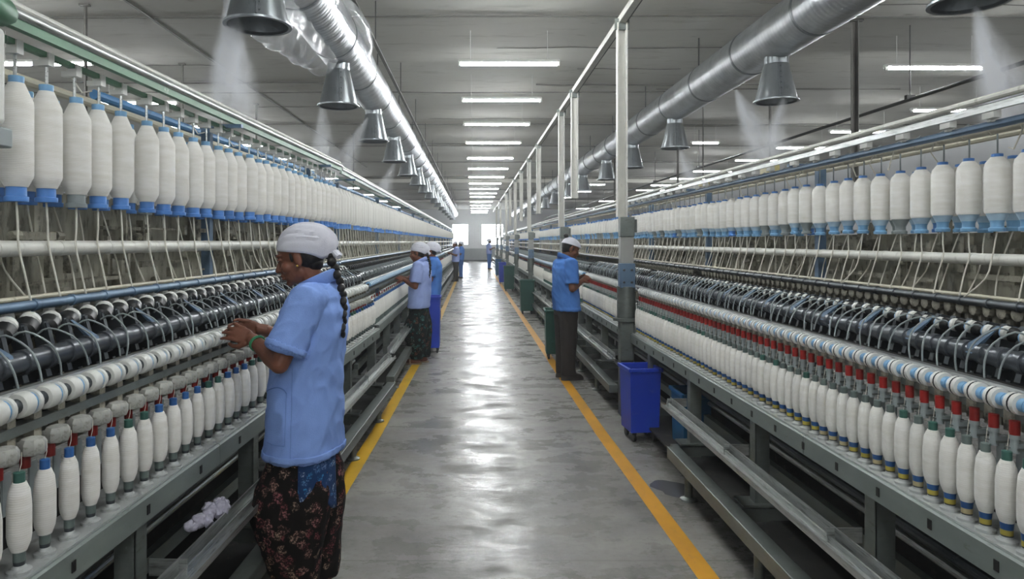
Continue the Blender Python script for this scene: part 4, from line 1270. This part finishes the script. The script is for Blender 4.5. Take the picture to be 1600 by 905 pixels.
def person(label, loc, rz, S=1.0, sex='f', vox=.006, hem=.60, shirt='shirt', pants='floral', cover='scarf', wrists=None, pitch=.25, yaw=0.0, skin='skin_f', detail=0, stride=.0, lean=0.0, hdx=0.0, legs='baggy', braid=True, extra=None):
    root = thing('person', label, 'person', loc, rz)
    root.scale = (S, S, S)
    sk = M[skin]
    male = sex == 'm'
    shy = .185 if male else .165
    shz = 1.345
    hc = Vector((.025 + lean + hdx, 0, 1.495))
    HM = Matrix.Rotation(yaw, 3, 'Z') @ Matrix.Rotation(pitch, 3, 'Y')
    T = lambda p: hc + HM @ Vector(p)
    # ---- body
    b = MB()
    e = lambda c, r, nu=18, nv=12: b.ell(T(c), r, HM, nu, nv)
    e((-.008, 0, .032), (.096, .076, .098)); e((.03, 0, -.028), (.062, .060, .085)); e((.042, 0, -.072), (.046, .047, .034)); e((.074, 0, -.094), (.018, .022, .016))
    e((.015, 0, -.06), (.055, .055, .045))
    b.caps([T((.088, 0, .012)), T((.103, 0, -.012)), T((.112, 0, -.030))], [.008, .0095, .0115], 12)
    for s_ in (-1, 1):
        e((.098, s_ * .010, -.033), (.012, .0085, .008), 10, 8)
        e((.074, s_ * .030, .030), (.020, .028, .009), 12, 8)
        e((.058, s_ * .040, -.028), (.028, .024, .026), 12, 8)
        e((-.004, s_ * .076, -.010), (.018, .010, .032), 12, 8); e((.0, s_ * .074, -.034), (.009, .008, .012), 10, 6)
        e((.080, s_ * .031, .011), (.012, .016, .010), 10, 8)
    e((.095, 0, -.055), (.011, .021, .0075), 12, 8); e((.092, 0, -.069), (.011, .018, .0085), 12, 8)
    nb = Vector((-.03 + lean * .6, 0, 1.335))
    b.caps([T((-.015, 0, -.045)), T((-.022, 0, -.10)), nb], [.052, .05 if male else .046, .062], 16)
    b.loft([(0, 0, .84, .10, .15), (0, 0, .95, .105, .14), (-.005, 0, 1.08, .10, .135), (-.015 + lean * .3, 0, 1.22, .105, .15), (-.022 + lean * .5, 0, 1.32, .085, .14), (-.025 + lean * .6, 0, 1.37, .05, .07)], 24)
    arms = {}
    for s_, wr in zip((1, -1), wrists):
        sh = Vector((-.02 + lean * .5, s_ * shy, shz - .025))
        el, w = ik(sh, wr[0], .275, .235, wr[2] if len(wr) > 2 else (-.35, s_ * .45, -1))
        arms[s_] = (sh, el, w)
        mid = el.lerp(w, .3)
        b.caps([sh, sh.lerp(el, .45), el, mid, w], [.052, .047, .038, .040, .0255] if not male else [.056, .048, .040, .041, .028], 16)
        hand(b, w + (w - el).normalized() * .012, wr[1], wr[3] if len(wr) > 3 else (0, -s_ * .6, -.8), wr[4] if len(wr) > 4 else (1 if s_ > 0 else -1), .45, 1.0)
    for s_ in (-1, 1):
        fx = stride * s_
        b.caps([(0, s_ * .085, .84), (fx * .5, s_ * .09, .47), (fx - .02, s_ * .085, .085)], [.085, .056, .038], 14)
        b.ell((fx + .045, s_ * .09, .038), (.115, .042, .034), None, 16, 10)
    bm_ = remesh(b, 'body', sk, vox, 2, .4)
    body = link('body', bm_, root)
    # ---- shirt
    b = MB()
    k = 1.06 if male else 1.0
    hw = .157 if hem < .7 else .145
    b.loft([(.012, 0, hem, hw, .205 * k), (.010, 0, hem + .03, hw, .205 * k), (.006, 0, .82, hw * .97, .20), (.0, 0, .95, .148, .185), (-.006, 0, 1.06, .142, .178), (-.014 + lean * .3, 0, 1.17, .142, .185), (-.022 + lean * .45, 0, 1.27, .132, .190), (-.028 + lean * .55, 0, 1.335, .10, .165), (-.03 + lean * .6, 0, 1.385, .066, .085)], 36)
    for s_ in (1, -1):
        sh, el, w = arms[s_]
        cuff = sh.lerp(el, .80)
        b.tube([sh + Vector((0, -s_ * .06, .0)), sh + Vector((0, s_ * .005, .006)), sh.lerp(el, .3), sh.lerp(el, .6), cuff], [.068, .074, .074, .073, .075], 20)
        b.ell(sh + Vector((0, -s_ * .005, .0)), (.075, .075, .068), None, 18, 12)
    sm = remesh(b, 'shirt', M[shirt], max(vox, .006), 6, .5, fold_fn(.016 if vox < .006 else .011, S * 10 + loc[1], 7, 4))
    shirt_o = link('shirt', sm, root)
    # hem and cuff turn-ups, collar
    h = MB()
    prof = []
    n = 40
    for kk in range(n + 1):
        a = 2 * pi * kk / n
        prof.append((.012 + hw * 1.012 * (abs(cos(a)) ** (2 / 2.2)) * (1 if cos(a) >= 0 else -1), .205 * k * 1.012 * (abs(sin(a)) ** (2 / 2.2)) * (1 if sin(a) >= 0 else -1), hem + .014))
    if detail:
        col = MB()
        ring_pts = []
        for lay in range(4):
            for kk in range(29):
                a = radians(28) + radians(304) * kk / 28
                r = (.072, .076, .086, .092)[lay]
                z = (1.372, 1.405, 1.402, 1.352)[lay]
                ry = r * 1.08
                drop = -.035 * cos(a)
                ring_pts.append((-.026 + lean * .6 + r * cos(a), ry * sin(a), z + drop + .012))
        fs = [(l * 29 + i, l * 29 + i + 1, (l + 1) * 29 + i + 1, (l + 1) * 29 + i) for l in range(3) for i in range(28)]
        col.add(ring_pts, fs)
        co = col.build('collar', M[shirt], shirt_o); so = co.modifiers.new('t', 'SOLIDIFY'); so.thickness = .005
    else:
        col = MB(); col.lathe([(.068, 1.365), (.082, 1.362), (.074, 1.41), (.066, 1.41)], 20, (-.022 + lean * .6, 0, 0), caps=False)
        col.build('collar', M[shirt], shirt_o)
    # ---- trousers
    b = MB()
    if legs == 'baggy':
        b.loft([(0, 0, .95, .11, .14), (.005, 0, .75, .12, .155), (.008, 0, .6, .125, .165)], 28)
        for s_ in (1, -1):
            fx = stride * s_
            b.loft([(.0, s_ * .085, .78, .09, .07), (.006 + fx * .2, s_ * .085, .64, .125, .085), (.022 + fx * .3, s_ * .09, .53, .155, .115), (.028 + fx * .5, s_ * .10, .40, .158, .12), (.012 + fx * .75, s_ * .098, .25, .12, .105), (-.012 + fx, s_ * .092, .12, .085, .075), (-.012 + fx, s_ * .09, .075, .075, .068)], 24)
        pm = remesh(b, 'trousers', M[pants], max(vox, .007), 5, .5, fold_fn(.010, loc[1] + 3, 13, 1.6))
    else:
        b.loft([(0, 0, .95, .12, .16), (0, 0, .80, .125, .168), (0, 0, .74, .12, .165)], 28)
        for s_ in (1, -1):
            fx = stride * s_
            b.loft([(0, s_ * .08, .84, .118, .09), (fx * .2, s_ * .088, .62, .10, .086), (fx * .5, s_ * .09, .42, .088, .08), (fx * .8, s_ * .09, .2, .08, .075), (fx, s_ * .09, .055, .082, .074)], 22)
        pm = remesh(b, 'trousers', M[pants], max(vox, .008), 4, .5, fold_fn(.006, loc[1] + 5, 8, 3))
    link('trousers', pm, root)
    for s_ in (-1, 1):
        fx = stride * s_
        s = MB()
        if legs == 'baggy':
            s.loft([(fx + .045, s_ * .09, .0, .125, .046), (fx + .045, s_ * .09, .014, .125, .046)], 20)
            s.tube([(fx + .07, s_ * .09 - .046, .012), (fx + .075, s_ * .09 - .03, .06), (fx + .075, s_ * .09 + .03, .06), (fx + .07, s_ * .09 + .046, .012)], .009, 8)
            s.build('sandal', M['sandal'], root)
        else:
            s.loft([(fx + .045, s_ * .09, .0, .135, .05), (fx + .045, s_ * .09, .03, .135, .05), (fx + .035, s_ * .09, .06, .115, .044), (fx + .0, s_ * .09, .085, .07, .04)], 20)
            s.build('shoe', M['shoe'], root)
    # ---- hair and cover
    s = MB()
    s.ell(T((-.037, 0, .002)), (.066, .0775, .074), HM, 20, 14)
    s.ell(T((-.048, 0, -.036)), (.042, .058, .046), HM, 18, 12)
    for s_ in (-1, 1): s.ell(T((.022, s_ * .0715, .006)), (.007, .004, .020), HM, 10, 8)
    if male:
        s.ell(T((-.035, 0, .03)), (.078, .081, .085), HM, 20, 14); s.ell(T((.02, 0, -.085)), (.05, .0, .0), HM)
    hair = s.build('hair', M['hair'], root)
    n, mrow = 56, 16
    vs = []
    for j in range(mrow + 1):
        t = j / mrow
        for i in range(n):
            th = 2 * pi * i / n
            back = max(0, -cos(th)) ** 3
            if cover == 'scarf':
                rx, ry, rz_ = .103 + .042 * back, .0865, .112
                rim = .018 + .038 * cos(th) - .062 * back
            else:
                rx, ry, rz_ = .112 + (.02 if cos(th) > .3 else 0) * max(0, cos(th)), .092, .098
                rim = .040 + (.012 * cos(th)) - .01 * back
            ph0 = math.asin(max(-.6, min(.9, (rim - .03) / rz_)))
            ph = ph0 + (pi / 2 - ph0) * t
            pl = 0
            if cover == 'scarf':
                up = sin(ph) * 1.0 + .25
                g = math.atan2(cos(ph) * sin(th), up)
                toback = .35 + .65 * (.5 - .5 * cos(th) * cos(ph))
                pl = (.0062 * (abs(sin(9.5 * g + 2.2 * cos(th))) - .4) + .003 * sin(25 * g + 5 * cos(th))) * toback * min(1, 5 * t + .25)
            q = 1 + pl / .1
            if cover == 'cap':
                q *= 1 - .04 * (1 - t) * (1 if t > .12 else 0)
            x = -.012 + rx * cos(ph) * cos(th) * q - (.018 * (1 - t) * back if cover == 'scarf' else 0)
            y = ry * cos(ph) * sin(th) * q
            z = .03 + rz_ * sin(ph) * q
            vs.append(T((x, y, z)))
    fs = [(j * n + i, j * n + (i + 1) % n, (j + 1) * n + (i + 1) % n, (j + 1) * n + i) for j in range(mrow) for i in range(n)]
    s = MB(); s.add(vs, fs)
    cv = s.build('headscarf' if cover == 'scarf' else 'cap', M['scarf'], root)
    sd_ = cv.modifiers.new('t', 'SOLIDIFY'); sd_.thickness = .003
    if cover == 'scarf':
        s = MB()
        s.ell(T((-.132, 0, -.004)), (.030, .030, .024), HM, 14, 8)
        for q0, q1 in (((-.14, .004, -.01), (-.165, .03, -.05)), ((-.14, -.004, -.01), (-.16, -.03, -.045))):
            p0, p1 = T(q0), T(q1)
            s.tube([p0, p0.lerp(p1, .5), p1], [.010, .016, .013], 10)
        s.build('scarf_knot', M['scarf'], cv)
    if cover == 'cap':
        s = MB(); s.ell(T((-.105, .0, .115)), (.03, .03, .026), HM, 12, 8); s.build('hair_tuft', M['hair'], root)
    if braid:
        s = MB()
        p0 = T((-.125, .02, -.03))
        end = Vector((-.150 + lean * .5, .075, 1.17))
        for i in range(13):
            t = i / 12
            p = p0.lerp(end, t) + Vector((-.03 * sin(pi * t), 0, 0))
            r = .022 * (1 - .5 * t)
            s.ell(p + Vector((0, (.007 if i % 2 else -.007), 0)), (r, r * .95, .021), Matrix.Rotation(.5 if i % 2 else -.5, 3, 'X'), 10, 7)
        s.build('braid', M['hair'], root)
    if detail:
        for s_ in (-1, 1):
            q = MB(); q.ell(T((.0825, s_ * .0315, .010)), (.0105, .0135, .0055), HM, 12, 8); q.build('eye', M['eye'], body)
            q = MB(); q.ell(T((.0905, s_ * .031, .0085)), (.005, .006, .005), HM, 10, 6); q.build('iris', M['dark'], body)
            q = MB(); q.tube([T((.084, s_ * .017, .017)), T((.094, s_ * .028, .0165)), T((.088, s_ * .041, .0145)), T((.078, s_ * .049, .010))], [.0015, .0032, .003, .0015], 8); q.build('eyelid', M[skin], body)
            q = MB(); q.tube([T((.086, s_ * .018, .012)), T((.0945, s_ * .03, .0105)), T((.084, s_ * .045, .008))], [.001, .0016, .001], 6); q.build('lashes', M['dark'], body)
            q = MB(); q.tube([T((.092, s_ * .012, .030)), T((.094, s_ * .026, .0365)), T((.083, s_ * .044, .034)), T((.07, s_ * .054, .027))], [.0022, .0034, .003, .0012], 8); q.build('eyebrow', M['hair'], body)
            q = MB(); q.ell(T((.003, s_ * .0855, -.036)), (.005, .004, .005), HM, 10, 6); q.build('earring', M['gold'], body)
        q = MB(); q.ell(T((.1005, 0, -.0555)), (.0075, .019, .0055), HM, 14, 8); q.ell(T((.098, 0, -.0685)), (.0075, .0165, .0062), HM, 14, 8); q.build('lips', M['lips'], body)
    return root, arms, shirt_o, hw

# nearest woman, facing the left frame
root, arms, so_, hw_ = person('woman in blue tunic and white headscarf at the near left machine', (-.735, 3.0, 0), pi, 1.01, 'f', .0042, .655, 'shirt', 'floral', 'scarf',
    wrists=[((.205, .075, 1.145), (.95, -.12, .32), None or (-.25, .75, -1), (.1, -.9, -.35), 1), ((.215, -.10, 1.165), (.95, .15, .18), (-.25, -.6, -1), (.1, .9, -.35), -1)], pitch=.30, detail=1, stride=.03, lean=-.045, hdx=.045)
w = arms[1][2]; el = arms[1][1]
dv = (w - el).normalized()
for i, q in enumerate((.030, .040)):
    s = MB()
    c = w - dv * q
    u = dv.orthogonal().normalized(); v = dv.cross(u)
    s.tube([c + (u * cos(a) + v * sin(a)) * .032 for a in [2 * pi * k / 24 for k in range(25)]], .0028, 8)
    s.build('bangle', M['bangle'], root)
# pocket patch, seams and hem band lifted off her tunic
def patch(src, name, m, root, test, off):
    me = src.data
    bm = bmesh.new(); bm.from_mesh(me)
    kill = [f for f in bm.faces if not test(f.calc_center_median(), f.normal)]
    bmesh.ops.delete(bm, geom=kill, context='FACES')
    if not bm.faces:
        bm.free(); return None
    for v in bm.verts: v.co += v.normal * off
    out = bpy.data.meshes.new(name); bm.to_mesh(out); bm.free()
    out.materials.clear(); out.materials.append(m)
    out.polygons.foreach_set('use_smooth', [True] * len(out.polygons))
    o = link(name, out, src)
    md = o.modifiers.new('t', 'SOLIDIFY'); md.thickness = .003; md.offset = 0
    return o
from mathutils.bvhtree import BVHTree
bm = bmesh.new(); bm.from_mesh(so_.data); tree = BVHTree.FromBMesh(bm); bm.free()
def on_cloth(name, pts, r, m):
    out = []
    for x, z in pts:
        hit = tree.ray_cast(Vector((x, 1, z)), Vector((0, -1, 0)))
        if hit[0]: out.append(hit[0] + hit[1] * .0012)
    q = MB(); q.tube(out, r, 6); q.build(name, m, so_)
on_cloth('pocket_opening', [(.150 - .115 * i / 20, .972 - .045 * (1 - (i / 20)) ** 2 - .03 * (i / 20) ** 4) for i in range(21)], .0028, M['seam'])
on_cloth('pocket_stitch', [(.035, .942 - .012 * i) for i in range(18)] + [(.035 + .006 * i, .735) for i in range(16)], .0012, M['seam'])
on_cloth('side_seam', [(.012, 1.05 - .0125 * i) for i in range(31)], .0012, M['seam'])
patch(so_, 'hem_band', M['shirt'], root, lambda c, n: .658 < c.z < .687 and abs(n.z) < .6, .0025)
for s_ in (1, -1):
    sh, el, w = arms[s_]
    ax = (el - sh).normalized(); cuff = sh.lerp(el, .80)
    patch(so_, 'cuff', M['shirt'], root, lambda c, n: -.026 < (c - cuff).dot(ax) < -.002 and ((c - cuff) - ax * (c - cuff).dot(ax)).length < .095 and abs(n.dot(ax)) < .6 and c.y * s_ > .1, .0025)
# blue cloth tail hanging below the tunic on her back left side
s = MB()
nu, nv = 18, 12
vs = []
for j in range(nv + 1):
    for i in range(nu + 1):
        u, v = i / nu, j / nv
        a = radians(100 + 66 * u)
        r = .98 + .05 * v + .03 * sin(11 * u + v) * v
        vs.append((.012 + .157 * r * cos(a), .205 * r * sin(a), .67 - v * (.17 + .07 * abs(sin(4.4 * u + .6)) - .05 * (abs(u - .52) < .1))))
s.add(vs, [(j * (nu + 1) + i, j * (nu + 1) + i + 1, (j + 1) * (nu + 1) + i + 1, (j + 1) * (nu + 1) + i) for j in range(nv) for i in range(nu)])
o = s.build('blue_cloth_tail', M['dupatta'], root); md = o.modifiers.new('t', 'SOLIDIFY'); md.thickness = .004

fw = [((.19, .085, 1.13), (.9, -.3, .3)), ((.20, -.085, 1.14), (.9, .3, .25))]
person('woman in pale blue tunic and white headscarf in front of the blue bin', (-.70, 8.85, 0), pi - .15, .955, 'f', .008, .76, 'shirt_pale', 'floral_teal', 'scarf', wrists=fw, pitch=.2, detail=1, stride=.03)
person('worker in blue tunic and white scarf hidden behind the second woman', (-.63, 10.35, 0), pi, .955, 'f', .012, .72, 'shirt_man', 'floral_teal', 'scarf', wrists=fw, pitch=.2, braid=False)
person('man in blue shirt and white cap working at the right machine', (1.06, 7.85, 0), .22, 1.0, 'm', .008, .79, 'shirt_man', 'trouser', 'cap', wrists=[((.15, .075, 1.13), (.8, -.3, .45)), ((.16, -.075, 1.12), (.85, .3, .4))], pitch=.42, yaw=-.15, skin='skin_m', detail=1, legs='straight', braid=False, lean=.03)
person('distant worker in lilac-blue shirt and white cap on the left', (-.70, 26.8, 0), pi + .2, .97, 'm', .012, .80, 'shirt_pale', 'trouser', 'cap', wrists=fw, pitch=.2, skin='skin_m', legs='straight', braid=False, stride=.05)
person('distant bareheaded worker in blue behind the one in lilac-blue', (-.545, 29.3, 0), pi, .97, 'm', .014, .80, 'shirt_man', 'trouser_blue', 'scarf', wrists=fw, pitch=.1, skin='skin_m', legs='straight', braid=False)
person('distant worker in light blue clothes by the right windows', (.88, 38.5, 0), .1, 1.05, 'm', .016, .82, 'shirt_pale', 'shirt_man', 'scarf', wrists=fw, pitch=.1, skin='skin_m', legs='straight', braid=False)

# loose lint on the left lower track
for i, (x, y, z, r) in enumerate([(-1.01, 2.62, .53, .035), (-.985, 2.70, .535, .028), (-1.02, 2.55, .525, .03)]):
    s = MB(); rr = random.Random(i)
    for k in range(9):
        s.ell((rr.uniform(-r, r), rr.uniform(-r, r), rr.uniform(-.3 * r, r * .6)), (r * rr.uniform(.4, .7),) * 3, None, 8, 6)
    tag(link('lint_clump', remesh(s, 'lint_clump', M['lint'], .004, 1, .5, fold_fn(.012, i + 2, 60, 60)), None, (x, y, z)), 'pale lilac clump of fibre waste on the left lower track, %s' % ['middle one', 'farthest one', 'nearest one'][i], 'lint', 'fibre waste clumps on the left lower track')
